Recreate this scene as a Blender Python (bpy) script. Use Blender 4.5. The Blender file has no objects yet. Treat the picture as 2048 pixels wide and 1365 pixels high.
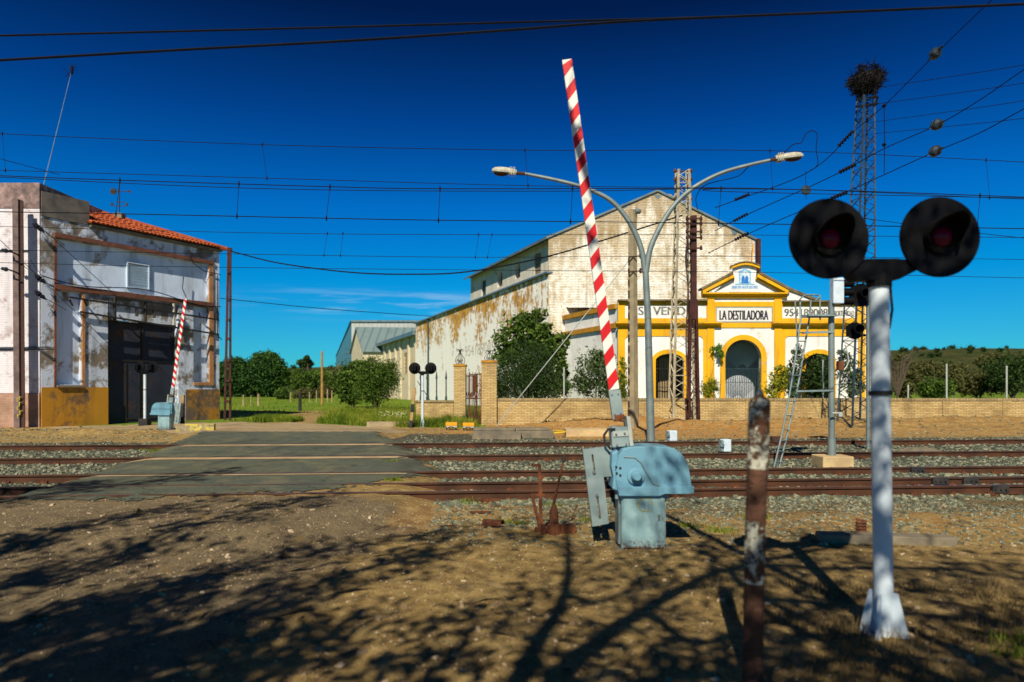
import bpy, math, random
from mathutils import Vector, Matrix, noise as mnoise
from mathutils.geometry import tessellate_polygon
R = math.radians
random.seed(7)
C = bpy.context.scene.collection
sc = bpy.context.scene
HC = 1.6; FP = 1365.0; HZ = 775.0

# ---------------------------------------------------------------- camera
cam = bpy.data.cameras.new('camera'); co = bpy.data.objects.new('camera', cam); C.objects.link(co)
co.location = (0, 0, HC); co.rotation_euler = (R(90), 0, 0)
cam.sensor_width = 36; cam.lens = 24.0; cam.shift_y = (HZ - 682.5) / 2048
cam.clip_start = 0.1; cam.clip_end = 6000
cam.dof.use_dof = True; cam.dof.focus_distance = 12.5; cam.dof.aperture_fstop = 1.1
sc.camera = co

# ---------------------------------------------------------------- world, sun, exposure
SUNV = Vector((-0.2, -1.0, 0.90)).normalized()
elev = math.asin(SUNV.z); azim = math.atan2(SUNV.x, SUNV.y)
w = bpy.data.worlds.new('World'); sc.world = w; w.use_nodes = True
nt = w.node_tree; nt.nodes.clear()
def wn(t, **k):
    n = nt.nodes.new(t)
    for a, b in k.items(): setattr(n, a, b)
    return n
sky = wn('ShaderNodeTexSky', sky_type='NISHITA'); sky.sun_disc = False
sky.sun_elevation = elev; sky.sun_rotation = azim % (2*math.pi)
sky.air_density = 1.0; sky.dust_density = 0.2; sky.ozone_density = 4.0
tc = wn('ShaderNodeTexCoord'); sep = wn('ShaderNodeSeparateXYZ')
nt.links.new(tc.outputs['Generated'], sep.inputs[0])
rmp = wn('ShaderNodeValToRGB')          # polariser: the deep blue of the upper sky
e = rmp.color_ramp.elements
e[0].position = 0.0; e[0].color = (.10, .72, .95, 1)
e[1].position = 1.0; e[1].color = (.008, .03, .11, 1)
for p_, c_ in ((.07, (.065, .64, .95, 1)), (.15, (.004, .60, 1.0, 1)), (.25, (.003, .46, 1.0, 1)), (.36, (.003, .235, .64, 1)), (.48, (.004, .072, .22, 1))):
    q = e.new(p_); q.color = c_
nt.links.new(sep.outputs['Z'], rmp.inputs[0])
mul = wn('ShaderNodeMixRGB', blend_type='MULTIPLY'); mul.inputs[0].default_value = 1
nt.links.new(sky.outputs[0], mul.inputs[1]); nt.links.new(rmp.outputs[0], mul.inputs[2])
# thin cirrus low over the field
mp = wn('ShaderNodeMapping'); mp.inputs['Scale'].default_value = (4, 2, 60); mp.inputs['Rotation'].default_value = (0, R(-9), 0)
nz = wn('ShaderNodeTexNoise'); nz.inputs['Scale'].default_value = 1.6; nz.inputs['Detail'].default_value = 7; nz.inputs['Roughness'].default_value = .6
nt.links.new(tc.outputs['Generated'], mp.inputs[0]); nt.links.new(mp.outputs[0], nz.inputs[0])
r1 = wn('ShaderNodeMapRange'); r1.inputs[1].default_value = .47; r1.inputs[2].default_value = .78
nt.links.new(nz.outputs[0], r1.inputs[0])
def band(out, c, hw):
    a = wn('ShaderNodeMath', operation='SUBTRACT'); a.inputs[1].default_value = c; nt.links.new(out, a.inputs[0])
    b = wn('ShaderNodeMath', operation='ABSOLUTE'); nt.links.new(a.outputs[0], b.inputs[0])
    m = wn('ShaderNodeMapRange'); m.interpolation_type = 'SMOOTHSTEP'
    m.inputs[1].default_value = hw; m.inputs[2].default_value = 0; nt.links.new(b.outputs[0], m.inputs[0]); return m.outputs[0]
bz = band(sep.outputs['Z'], .118, .028); bx_ = band(sep.outputs['X'], -.17, .26)
mm = wn('ShaderNodeMath', operation='MULTIPLY'); nt.links.new(bz, mm.inputs[0]); nt.links.new(bx_, mm.inputs[1])
m2 = wn('ShaderNodeMath', operation='MULTIPLY'); nt.links.new(mm.outputs[0], m2.inputs[0]); nt.links.new(r1.outputs[0], m2.inputs[1])
m3 = wn('ShaderNodeMath', operation='MULTIPLY'); nt.links.new(m2.outputs[0], m3.inputs[0]); m3.inputs[1].default_value = 1.15
cl = wn('ShaderNodeMixRGB'); nt.links.new(m3.outputs[0], cl.inputs[0]); nt.links.new(mul.outputs[0], cl.inputs[1]); cl.inputs[2].default_value = (5.2, 7.2, 9.0, 1)
bg = wn('ShaderNodeBackground'); bg.inputs[1].default_value = 0.078
wo = wn('ShaderNodeOutputWorld'); nt.links.new(cl.outputs[0], bg.inputs[0]); nt.links.new(bg.outputs[0], wo.inputs[0])

sl = bpy.data.lights.new('sun', 'SUN'); sl.energy = 5.0; sl.angle = R(0.53); sl.color = (1.0, .90, .72)
so = bpy.data.objects.new('sun', sl); C.objects.link(so); so.rotation_euler = (-SUNV).to_track_quat('-Z', 'Y').to_euler()
so.location = (-10, -40, 40)
sc.view_settings.view_transform = 'Standard'; sc.view_settings.look = 'None'
sc.view_settings.exposure = 0.28; sc.view_settings.gamma = 1.0
sc.cycles.max_bounces = 5; sc.cycles.diffuse_bounces = 2; sc.cycles.glossy_bounces = 2; sc.cycles.transparent_max_bounces = 6

# ---------------------------------------------------------------- helpers
def px3(px, py, d):
    "world point seen at photo pixel px,py at depth d"
    return Vector(((px-1024)/FP*d, d, HC + (HZ-py)/FP*d))
def tag(o, label=None, cat=None, group=None, kind=None):
    if label: o['label'] = label
    if cat: o['category'] = cat
    if group: o['group'] = group
    if kind: o['kind'] = kind
    return o
def empty(name, loc=(0, 0, 0), label=None, cat=None, group=None):
    o = bpy.data.objects.new(name, None); C.objects.link(o); o.location = loc; o.empty_display_size = .2
    return tag(o, label, cat, group)
def worldloc(o):
    v = Vector((0, 0, 0))
    while o is not None: v += o.location; o = o.parent
    return v
SPLIT = {k: k for k in ('dado', 'side_bracket', 'cable', 'brown_band', 'sunlit_jamb', 'sunk_panel', 'string_course', 'coping', 'hood', 'inner_wall', 'porch_wall', 'bolt', 'insulator', 'pier', 'batten_plate', 'window_pane', 'pilaster', 'bracket', 'door_batten', 'door_leaf', 'gutter', 'brace', 'step_slot', 'cooling_fin', 'clerestory_wall', 'top_bracket', 'cement_patch', 'wall_bracket', 'door_gear', 'connector', 'platform', 'conduit', 'inner_shutter', 'lamp_housing', 'upright', 'window_louvre')}
SPLIT['pilasters'] = 'yellow_trim'; SPLIT['base_fins'] = 'base_fin'
class MB:
    def __init__(s): s.v = []; s.f = []; s.m = []; s.M = None; s.cols = None; s.cuts = []
    def tr(s, p): return (s.M @ Vector(p)) if s.M is not None else Vector(p)
    def add(s, vs, fs, mi=0):
        b = len(s.v); s.cuts.append((b, len(s.f))); s.v += [s.tr(p) for p in vs]
        for f in fs: s.f.append([b+i for i in f]); s.m.append(mi)
        return s
    def box(s, c, size, rz=0, mi=0, mat=None):
        x, y, z = [q/2 for q in size]
        vs = [Vector((i*x, j*y, k*z)) for k in (-1, 1) for j in (-1, 1) for i in (-1, 1)]
        if mat is not None: vs = [mat @ q for q in vs]
        elif rz: rm = Matrix.Rotation(rz, 3, 'Z'); vs = [rm @ q for q in vs]
        vs = [q+Vector(c) for q in vs]
        return s.add(vs, [(0,2,3,1),(4,5,7,6),(0,1,5,4),(2,6,7,3),(0,4,6,2),(1,3,7,5)], mi)
    def bar(s, a, b, wd, th=None, mi=0):
        "square bar from a to b"
        a = Vector(a); b = Vector(b); th = th or wd
        d = b-a; L = d.length
        if L < 1e-6: return s
        q = d.to_track_quat('Z', 'Y').to_matrix()
        x, y = wd/2, th/2
        vs = [a + q @ Vector((i*x, j*y, k*L)) for k in (0, 1) for j in (-1, 1) for i in (-1, 1)]
        return s.add(vs, [(0,2,3,1),(4,5,7,6),(0,1,5,4),(2,6,7,3),(0,4,6,2),(1,3,7,5)], mi)
    def tube(s, pts, r, n=8, mi=0, caps=True):
        pts = [Vector(p) for p in pts]; rs = r if isinstance(r, (list, tuple)) else [r]*len(pts)
        vs = []; fs = []; prev = None
        for i, p in enumerate(pts):
            t = (pts[min(i+1, len(pts)-1)] - pts[max(i-1, 0)])
            t = t.normalized() if t.length > 1e-9 else Vector((0, 0, 1))
            if prev is None:
                ref = Vector((0, 0, 1)) if abs(t.z) < .9 else Vector((1, 0, 0))
                u = t.cross(ref).normalized()
            else:
                u = (prev - t*prev.dot(t)); u = u.normalized() if u.length > 1e-6 else t.orthogonal().normalized()
            prev = u; vv = t.cross(u)
            for k in range(n):
                a = 2*math.pi*k/n; vs.append(p + (u*math.cos(a)+vv*math.sin(a))*rs[i])
        for i in range(len(pts)-1):
            for k in range(n):
                fs.append((i*n+k, i*n+(k+1) % n, (i+1)*n+(k+1) % n, (i+1)*n+k))
        if caps: fs.append(tuple(range(n))[::-1]); fs.append(tuple((len(pts)-1)*n+k for k in range(n)))
        return s.add(vs, fs, mi)
    def cyl(s, a, b, r, n=16, mi=0, r2=None): return s.tube([a, b], [r, r if r2 is None else r2], n, mi)
    def lathe(s, c, prof, axis='Z', n=20, mi=0):
        vs = []; fs = []
        for (r, h) in prof:
            for k in range(n):
                a = 2*math.pi*k/n; x, y = r*math.cos(a), r*math.sin(a)
                vs.append(Vector(c) + (Vector((x, y, h)) if axis == 'Z' else Vector((x, h, y)) if axis == 'Y' else Vector((h, x, y))))
        for i in range(len(prof)-1):
            for k in range(n): fs.append((i*n+k, i*n+(k+1) % n, (i+1)*n+(k+1) % n, (i+1)*n+k))
        fs.append(tuple(range(n))[::-1]); fs.append(tuple((len(prof)-1)*n+k for k in range(n)))
        return s.add(vs, fs, mi)
    def plate(s, loops, fn, w0, w1, mi=0, side=None):
        "flat polygon with holes, in (u,v), extruded from w0 (back) to w1 (front) through fn(u,v,w)"
        side = mi if side is None else side
        l3 = [[Vector((u, v, 0)) for u, v in lp] for lp in loops]
        tri = tessellate_polygon(l3); flat = [p for lp in loops for p in lp]; n = len(flat)
        vs = [fn(u, v, w1) for u, v in flat] + [fn(u, v, w0) for u, v in flat]
        s.add(vs, [tuple(t) for t in tri], mi)
        b = len(s.v)-len(vs)
        for t in tri: s.f.append([b+n+i for i in t][::-1]); s.m.append(mi)
        k = 0
        for lp in loops:
            m = len(lp)
            for i in range(m):
                j = (i+1) % m; s.f.append([b+k+i, b+k+j, b+n+k+j, b+n+k+i]); s.m.append(side)
            k += m
        return s
    def build(s, name, mats, parent=None, smooth=False, bevel=0):
        if not isinstance(mats, (list, tuple)): mats = [mats]
        if name in SPLIT and parent and 1 < len(s.cuts) <= 60:
            o = None; cs = s.cuts+[(len(s.v), len(s.f))]
            for (v0, f0), (v1, f1) in zip(cs, cs[1:]):
                q = MB(); q.v = s.v[v0:v1]; q.f = [[i-v0 for i in f] for f in s.f[f0:f1]]; q.m = s.m[f0:f1]; q.cuts = [(0, 0)]
                o = q.build(SPLIT[name], mats, parent, smooth, bevel)
            return o
        me = bpy.data.meshes.new(name); off = worldloc(parent) if parent else Vector((0, 0, 0))
        me.from_pydata([tuple(p-off) for p in s.v], [], s.f)
        for m in mats: me.materials.append(m)
        me.polygons.foreach_set('material_index', s.m)
        if smooth:
            me.polygons.foreach_set('use_smooth', [True]*len(s.f))
        if s.cols:
            at = me.attributes.new('col', 'FLOAT', 'FACE'); at.data.foreach_set('value', s.cols)
        me.update(); me.validate()
        if smooth:
            try: me.set_sharp_from_angle(angle=R(40))
            except Exception: pass
        o = bpy.data.objects.new(name, me); C.objects.link(o)
        if parent: o.parent = parent
        if bevel:
            import bmesh
            bmn = bmesh.new(); bmn.from_mesh(me); bmesh.ops.recalc_face_normals(bmn, faces=bmn.faces); bmn.to_mesh(me); bmn.free()
            md = o.modifiers.new('bevel', 'BEVEL'); md.width = bevel; md.segments = 2; md.limit_method = 'ANGLE'; md.angle_limit = R(35)
        return o
def top(name, mb, mats, label, cat, group=None, kind=None, **k):
    o = mb.build(name, mats, None, **k); return tag(o, label, cat, group, kind)
def copy_tree(o, parent=None):
    c = o.copy(); C.objects.link(c)
    if parent: c.parent = parent
    for ch in list(o.children): copy_tree(ch, c)
    return c
class Frame:
    "vertical plane through O along D; N points to the viewer's side"
    def __init__(s, O, D):
        s.O = Vector((O[0], O[1], 0)); s.D = Vector((D[0], D[1], 0)).normalized()
        s.N = Vector((s.D.y, -s.D.x, 0))
        if s.N.dot(-s.O) < 0: s.N = -s.N
    def p(s, u, v, w=0): return s.O + s.D*u + s.N*w + Vector((0, 0, v))
    def uv(s, px, py=HZ):
        ray = Vector(((px-1024)/FP, 1, 0)); t = s.O.dot(s.N)/ray.dot(s.N)
        P = ray*t; return ((P-s.O).dot(s.D), HC + (HZ-py)/FP*t)
    def u(s, px): return s.uv(px)[0]
def rect(u0, v0, u1, v1): return [(u0, v0), (u1, v0), (u1, v1), (u0, v1)]
def arch(u0, u1, v0, vs, rise, n=16):
    "opening: jambs from v0 to vs, then an elliptic head of given rise"
    c = (u0+u1)/2; a = (u1-u0)/2
    pts = [(u0, v0), (u1, v0)]
    for i in range(n+1):
        t = math.pi*i/n; pts.append((c+a*math.cos(t), vs+rise*math.sin(t)))
    return pts
def text_mesh(body):
    cu = bpy.data.curves.new('t', 'FONT'); cu.body = body; o = bpy.data.objects.new('t', cu); C.objects.link(o)
    dg = bpy.context.evaluated_depsgraph_get(); me = bpy.data.meshes.new_from_object(o.evaluated_get(dg))
    vs = [(v.co.x, v.co.y) for v in me.vertices]; fs = [tuple(p.vertices) for p in me.polygons]
    bpy.data.objects.remove(o); bpy.data.meshes.remove(me); bpy.data.curves.remove(cu)
    xs = [p[0] for p in vs]; ys = [p[1] for p in vs]; x0, x1, y0, y1 = min(xs), max(xs), min(ys), max(ys)
    return [((a-x0)/(x1-x0), (b-y0)/(y1-y0)) for a, b in vs], fs
def text_on(mb, body, fr, u0, v0, u1, v1, w, mi=0, bold=0):
    vs, fs = text_mesh(body)
    offs = [(0, 0, 0)] + ([(bold, 0, .0012), (-bold, 0, .0024)] if bold else [])
    for dx, dz, dw in offs:
        mb.add([fr.p(u0+(u1-u0)*a+dx, v0+(v1-v0)*b+dz, w+dw) for a, b in vs], fs, mi)

# ---------------------------------------------------------------- materials
def newmat(name):
    m = bpy.data.materials.new(name); m.use_nodes = True; m.node_tree.nodes.clear()
    return m, m.node_tree
class NT:
    def __init__(s, name):
        s.m, s.t = newmat(name)
        s.out = s.n('ShaderNodeOutputMaterial'); s.b = s.n('ShaderNodeBsdfPrincipled')
        s.l(s.b.outputs[0], s.out.inputs[0]); s.geo = s.n('ShaderNodeNewGeometry')
        s.pos = s.geo.outputs['Position']
    def n(s, t, **k):
        a = s.t.nodes.new(t)
        for x, y in k.items(): setattr(a, x, y)
        return a
    def l(s, a, b): s.t.links.new(a, b)
    def planar(s, d=None):
        "u along direction d, v = height"
        if d is None: return s.pos
        dp = s.n('ShaderNodeVectorMath', operation='DOT_PRODUCT'); s.l(s.pos, dp.inputs[0]); dp.inputs[1].default_value = (d[0], d[1], 0)
        sp = s.n('ShaderNodeSeparateXYZ'); s.l(s.pos, sp.inputs[0])
        cb = s.n('ShaderNodeCombineXYZ'); s.l(dp.outputs['Value'], cb.inputs[0]); s.l(sp.outputs['Z'], cb.inputs[1]); return cb.outputs[0]
    def noise(s, scale, detail=5, rough=.55, vec=None, stretch=None):
        z = s.n('ShaderNodeTexNoise'); z.inputs['Scale'].default_value = scale; z.inputs['Detail'].default_value = detail; z.inputs['Roughness'].default_value = rough
        v = vec or s.pos
        if stretch:
            mp = s.n('ShaderNodeMapping'); mp.inputs['Scale'].default_value = stretch; s.l(v, mp.inputs[0]); v = mp.outputs[0]
        s.l(v, z.inputs['Vector']); return z.outputs[0]
    def rng(s, v, a, b, lo=0, hi=1):
        r = s.n('ShaderNodeMapRange'); r.inputs[1].default_value = a; r.inputs[2].default_value = b; r.inputs[3].default_value = lo; r.inputs[4].default_value = hi
        s.l(v, r.inputs[0]); return r.outputs[0]
    def mix(s, f, a, b, mode='MIX'):
        x = s.n('ShaderNodeMixRGB', blend_type=mode)
        for i, q in ((0, f), (1, a), (2, b)):
            if hasattr(q, 'is_linked') or hasattr(q, 'links'): s.l(q, x.inputs[i])
            else: x.inputs[i].default_value = q if i == 0 else (*q, 1)
        return x.outputs[0]
    def math(s, op, a, b=None):
        x = s.n('ShaderNodeMath', operation=op)
        for i, q in ((0, a), (1, b)):
            if q is None: continue
            if hasattr(q, 'links'): s.l(q, x.inputs[i])
            else: x.inputs[i].default_value = q
        return x.outputs[0]
    def bump(s, h, st=.3, dist=.02):
        b = s.n('ShaderNodeBump'); b.inputs['Strength'].default_value = st; b.inputs['Distance'].default_value = dist
        s.l(h, b.inputs['Height']); s.l(b.outputs[0], s.b.inputs['Normal'])
    def fin(s, col, rough=.85, metal=0, spec=.3):
        if hasattr(col, 'links'): s.l(col, s.b.inputs['Base Color'])
        else: s.b.inputs['Base Color'].default_value = (*col, 1)
        s.b.inputs['Roughness'].default_value = rough; s.b.inputs['Metallic'].default_value = metal
        s.b.inputs['Specular IOR Level'].default_value = spec
        return s.m
def mat(name, c1, c2=None, scale=4, rough=.85, metal=0, bump=.2, bscale=30, lo=.35, hi=.65, spec=.3, dist=.01, detail=6):
    t = NT(name); c2 = c2 or tuple(q*.7 for q in c1)
    c = t.mix(t.rng(t.noise(scale, detail), lo, hi), c1, c2)
    if bump: t.bump(t.noise(bscale, 4), bump, dist)
    return t.fin(c, rough, metal, spec)
def peel(name, paint, under, under2=None, scale=1.2, amount=.5, stain=(.12,.09,.05), stain_amt=.35, bump=.35, sharp=.04, rough=.9, brick=None, courses=False):
    "paint flaking off, with rain streaks and grime"
    t = NT(name)
    n1 = t.noise(scale, 9, .62); n2 = t.noise(scale*4.3, 6, .6)
    f = t.math('ADD', t.math('MULTIPLY', n1, .7), t.math('MULTIPLY', n2, .3))
    mk = t.rng(f, amount-sharp, amount+sharp)
    und = t.mix(t.rng(t.noise(scale*2.5, 5), .35, .65), under, under2 or tuple(q*.65 for q in under))
    pnt = t.mix(t.rng(t.noise(.9, 4), .35, .7), paint, tuple(q*.84 for q in paint))
    c = t.mix(mk, pnt, und)
    st = t.noise(1.0, 6, .6, stretch=(2.6, 2.6, .35))
    c = t.mix(t.math('MULTIPLY', t.rng(st, .5, .72), stain_amt), c, stain)
    h = t.math('SUBTRACT', t.noise(22, 4), t.math('MULTIPLY', mk, 1.2))
    if courses:
        wv = t.n('ShaderNodeTexWave', wave_type='BANDS', bands_direction='Z'); wv.inputs['Scale'].default_value = 3.6
        wv.inputs['Distortion'].default_value = 2.2; wv.inputs['Detail'].default_value = 3; wv.inputs['Detail Scale'].default_value = 2; t.l(t.pos, wv.inputs[0])
        h = t.math('ADD', h, t.math('MULTIPLY', wv.outputs[1], 1.3*float(courses)))
        c = t.mix(t.math('MULTIPLY', t.rng(wv.outputs[1], .35, .0), .28*float(courses)), c, tuple(q*.45 for q in under))
    t.bump(h, bump, .03)
    return t.fin(c, rough, 0, .15)
def brickmat(name, c1, c2, mortar, d, bw=.26, bh=.065, msize=.012, grime=.4, offset_tint=(.1,.07,.03)):
    t = NT(name); v = t.planar(d)
    b = t.n('ShaderNodeTexBrick'); t.l(v, b.inputs[0])
    b.inputs['Color1'].default_value = (*c1, 1); b.inputs['Color2'].default_value = (*c2, 1); b.inputs['Mortar'].default_value = (*mortar, 1)
    b.inputs['Scale'].default_value = 1; b.inputs['Mortar Size'].default_value = msize; b.inputs['Brick Width'].default_value = bw; b.inputs['Row Height'].default_value = bh
    b.inputs['Mortar Smooth'].default_value = .3; b.inputs['Bias'].default_value = -.1
    c = t.mix(t.math('MULTIPLY', t.rng(t.noise(1.3, 7), .48, .7), grime), b.outputs[0], offset_tint)
    t.bump(t.math('SUBTRACT', t.math('MULTIPLY', t.noise(40, 3), .4), b.outputs[1]), .6, .012)
    return t.fin(c, .9, 0, .15)
def attrmat(name, a, b, c=None, rough=.9, bump=0, att='col', trans=0, spec=.2):
    t = NT(name); at = t.n('ShaderNodeAttribute'); at.attribute_name = att
    r = t.n('ShaderNodeValToRGB'); r.color_ramp.elements[0].color = (*a, 1); r.color_ramp.elements[1].color = (*b, 1)
    if c: q = r.color_ramp.elements.new(.5); q.color = (*c, 1)
    t.l(at.outputs['Fac'], r.inputs[0])
    m = t.fin(r.outputs[0], rough, 0, spec)
    if trans:
        tr = t.n('ShaderNodeBsdfTranslucent'); t.l(r.outputs[0], tr.inputs[0]); mx = t.n('ShaderNodeMixShader'); mx.inputs[0].default_value = trans
        t.l(t.b.outputs[0], mx.inputs[1]); t.l(tr.outputs[0], mx.inputs[2]); t.l(mx.outputs[0], t.out.inputs[0])
    return m
M = {}
M['white_plaster'] = peel('white_plaster', (.82,.82,.80), (.58,.50,.38), scale=1.4, amount=.62, sharp=.05, stain=(.32,.27,.2), stain_amt=.28, bump=.25)
M['yellow_paint'] = peel('yellow_paint', (.80,.42,.015), (.60,.42,.18), scale=1.3, amount=.63, sharp=.06, stain=(.28,.14,.03), stain_amt=.5, bump=.25)
M['cornice_top'] = mat('cornice_top', (.20,.15,.08), (.09,.07,.04), 3)
M['gable_wall'] = peel('gable_wall', (.76,.70,.55), (.42,.32,.16), (.60,.50,.34), scale=.75, amount=.53, sharp=.10, stain=(.16,.10,.04), stain_amt=.5, bump=.8, courses=True)
def aisle_mat():
    t = NT('flaking_limewash')
    n1 = t.noise(.42, 9, .68); n2 = t.noise(2.6, 8, .65); st = t.noise(1.0, 7, .65, stretch=(1.7, 1.7, .28))
    sp = t.n('ShaderNodeSeparateXYZ'); t.l(t.pos, sp.inputs[0])
    hi = t.rng(sp.outputs['Z'], 3.0, 9.0, -.05, .085)
    f = t.math('ADD', t.math('ADD', t.math('MULTIPLY', n1, .42), t.math('MULTIPLY', n2, .33)), t.math('ADD', t.math('MULTIPLY', st, .25), hi))
    mk = t.rng(f, .525, .575)
    und = t.mix(t.rng(t.noise(1.7, 5), .38, .62), (.62,.34,.055), (.36,.19,.06))
    c = t.mix(mk, (.88,.87,.82), und)
    c = t.mix(t.math('MULTIPLY', t.rng(t.noise(4.5, 8, .7), .60, .66), .55), c, (.36,.30,.2))
    t.bump(t.math('SUBTRACT', t.noise(9, 5), mk), .6, .03)
    return t.fin(c, .95, 0, .1)
M['aisle'] = aisle_mat()
def gable_mat():
    t = NT('stained_gable'); sp = t.n('ShaderNodeSeparateXYZ'); t.l(t.pos, sp.inputs[0])
    big = t.noise(.55, 9, .65); med = t.noise(2.4, 9, .7); fin = t.noise(9, 6, .7); st = t.noise(1.0, 7, .65, stretch=(1.4, 1.4, .22))
    c = t.mix(t.rng(t.math('ADD', t.math('MULTIPLY', big, .5), t.math('MULTIPLY', med, .5)), .46, .56), (.88,.86,.78), (.66,.57,.42))
    c = t.mix(t.rng(fin, .57, .64), c, (.42,.30,.15))
    dx = t.math('ABSOLUTE', t.math('SUBTRACT', sp.outputs['X'], 9.6)); roof = t.math('SUBTRACT', 14.5, t.math('MULTIPLY', dx, .46)); dist_ = t.math('SUBTRACT', roof, sp.outputs['Z'])
    k = t.math('ADD', t.rng(dist_, 0, 2.6, .20, -.04), st); c = t.mix(t.math('MULTIPLY', t.rng(k, .51, .66), .7), c, (.30,.19,.055))
    c = t.mix(t.math('MULTIPLY', t.rng(t.noise(1.0, 6, .6, stretch=(3, 3, .18)), .56, .72), .45), c, (.26,.19,.10))
    wv = t.n('ShaderNodeTexWave', wave_type='BANDS', bands_direction='Z'); wv.inputs['Scale'].default_value = 2.9; wv.inputs['Distortion'].default_value = 3.5; wv.inputs['Detail'].default_value = 4; wv.inputs['Detail Scale'].default_value = 2.4; t.l(t.pos, wv.inputs[0])
    c = t.mix(t.math('MULTIPLY', t.math('MULTIPLY', t.rng(wv.outputs[1], .35, 0), t.rng(med, .4, .6)), .5), c, (.34,.26,.14))
    t.bump(t.math('ADD', t.math('MULTIPLY', fin, 2), wv.outputs[1]), .8, .03); return t.fin(c, .95, 0, .1)
M['gable_wall'] = gable_mat()
M['cream_wall'] = peel('cream_wall', (.64,.56,.40), (.45,.34,.18), scale=.7, amount=.64, stain_amt=.25)
M['clere'] = peel('clerestory_render', (.64,.60,.50), (.36,.30,.2), scale=.9, amount=.62, stain=(.2,.15,.08), stain_amt=.45)
M['roof_grey'] = mat('roof_sheet_grey', (.16,.22,.23), (.09,.13,.14), 1.2, rough=.5, bump=.1, metal=.2)
M['roof_dark'] = mat('roof_dark', (.05,.055,.06), (.09,.08,.06), 2, rough=.7)
M['gutter'] = mat('gutter_zinc', (.20,.27,.30), (.12,.17,.20), 2, rough=.4, metal=.4)
def ribmat(name, c1, c2, d, freq):
    t = NT(name); v = t.planar(d); sp = t.n('ShaderNodeSeparateXYZ'); t.l(v, sp.inputs[0])
    s_ = t.math('SINE', t.math('MULTIPLY', sp.outputs['X'], freq)); c = t.mix(t.rng(s_, .6, 1), c1, c2)
    c = t.mix(t.math('MULTIPLY', t.rng(t.noise(.6, 6), .5, .7), .3), c, tuple(q*.5 for q in c1)); t.bump(s_, .5, .04)
    return t.fin(c, .5, .1, .4)
M['shed_blue'] = ribmat('shed_blue', (.10,.27,.36), (.07,.19,.26), (0, 1), 3.2)
M['shed_white'] = ribmat('shed_white', (.42,.44,.42), (.34,.36,.35), (1, 0), 8)
M['depot_wall'] = peel('depot_wall', (.62,.70,.84), (.26,.22,.17), (.16,.14,.12), scale=.85, amount=.52, sharp=.035, stain=(.06,.055,.05), stain_amt=.6, bump=.5)
M['depot_panel'] = peel('depot_panel', (.68,.80,.98), (.34,.28,.20), (.22,.18,.14), scale=.55, amount=.575, sharp=.03, stain=(.10,.09,.08), stain_amt=.45, bump=.3)
M['depot_frame'] = peel('depot_frame', (.21,.085,.055), (.12,.06,.045), scale=2, amount=.55, sharp=.1, stain_amt=.4)
M['depot_frame_lit'] = peel('depot_frame_sunlit', (.50,.235,.09), (.27,.12,.06), scale=2, amount=.6, sharp=.1, stain_amt=.3)  # lit copy of the brown depot frame, sunlight put into the colour
M['ochre_worn'] = peel('ochre_worn', (.42,.20,.03), (.11,.085,.075), (.17,.12,.08), scale=.9, amount=.50, sharp=.05, stain=(.06,.045,.04), stain_amt=.6, bump=.4)
M['ochre'] = peel('ochre_dado', (.50,.24,.025), (.10,.07,.06), (.16,.11,.07), scale=.7, amount=.60, sharp=.05, stain=(.07,.05,.04), stain_amt=.5, bump=.3)
M['block_wall'] = peel('block_wall', (.72,.69,.74), (.52,.44,.44), scale=1.6, amount=.58, sharp=.05, stain=(.22,.16,.16), stain_amt=.35, courses=.3, bump=.35)
M['block_top'] = peel('block_top', (.44,.30,.28), (.16,.12,.12), scale=1.3, amount=.5, sharp=.09, stain_amt=.5)
M['brick_red'] = brickmat('brick_dado', (.42,.22,.15), (.50,.30,.20), (.40,.30,.26), (1, 0), .24, .10, .014)
M['parapet_dark'] = mat('parapet_dark', (.085,.078,.075), (.16,.14,.12), 2.5, bump=.4)
M['tile'] = mat('roof_tile', (.42,.088,.022), (.25,.06,.026), 5, bump=.2)
M['iron_door'] = peel('iron_door', (.028,.036,.055), (.10,.045,.015), (.05,.03,.02), scale=1.1, amount=.60, sharp=.08, stain=(.012,.012,.02), stain_amt=.6, rough=.6)
M['shutter'] = mat('shutter_white', (.58,.70,.80), (.48,.58,.68), 2, rough=.6, bump=.05)
M['brick_yellow'] = brickmat('brick_yellow', (.58,.44,.20), (.42,.29,.12), (.27,.18,.08), (1, 0), .26, .07, .012, .65, (.20,.13,.055))
M['brick_cap'] = brickmat('brick_cap', (.44,.34,.17), (.30,.22,.11), (.12,.09,.05), (1, 0), .065, .3, .012, .5, (.07,.05,.03))
M['black_iron'] = mat('black_iron', (.012,.014,.016), (.03,.022,.016), 8, rough=.6, bump=.1)
M['green_iron'] = mat('green_iron', (.02,.07,.08), (.03,.05,.05), 8, rough=.6, bump=.1)
M['rust'] = mat('rust', (.17,.055,.022), (.075,.028,.015), 9, rough=.9, bump=.5)
M['rust_brown'] = mat('rust_brown', (.075,.022,.018), (.035,.014,.012), 5, rough=.85, bump=.3)
M['rail_rust'] = mat('rail_rust', (.085,.034,.015), (.045,.019,.010), 3, rough=.8, bump=.35)
M['rail_head'] = mat('rail_head', (.20,.12,.08), (.12,.05,.025), 3, rough=.45, metal=.5, bump=.1)
M['lattice'] = mat('lattice_cream', (.52,.47,.33), (.30,.26,.18), 3, rough=.7, bump=.2)
M['lattice_blue'] = mat('lattice_galvanised', (.03,.065,.095), (.02,.032,.05), 3, rough=.7)
M['lattice_dark'] = mat('lattice_dark', (.035,.025,.022), (.11,.04,.025), 2, rough=.8)
M['concrete_pole'] = mat('concrete_pole', (.36,.30,.18), (.24,.20,.13), 3, rough=.9, bump=.3)
M['steel_pole'] = mat('steel_pole', (.20,.14,.125), (.10,.07,.07), 3, rough=.8, bump=.3)
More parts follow.
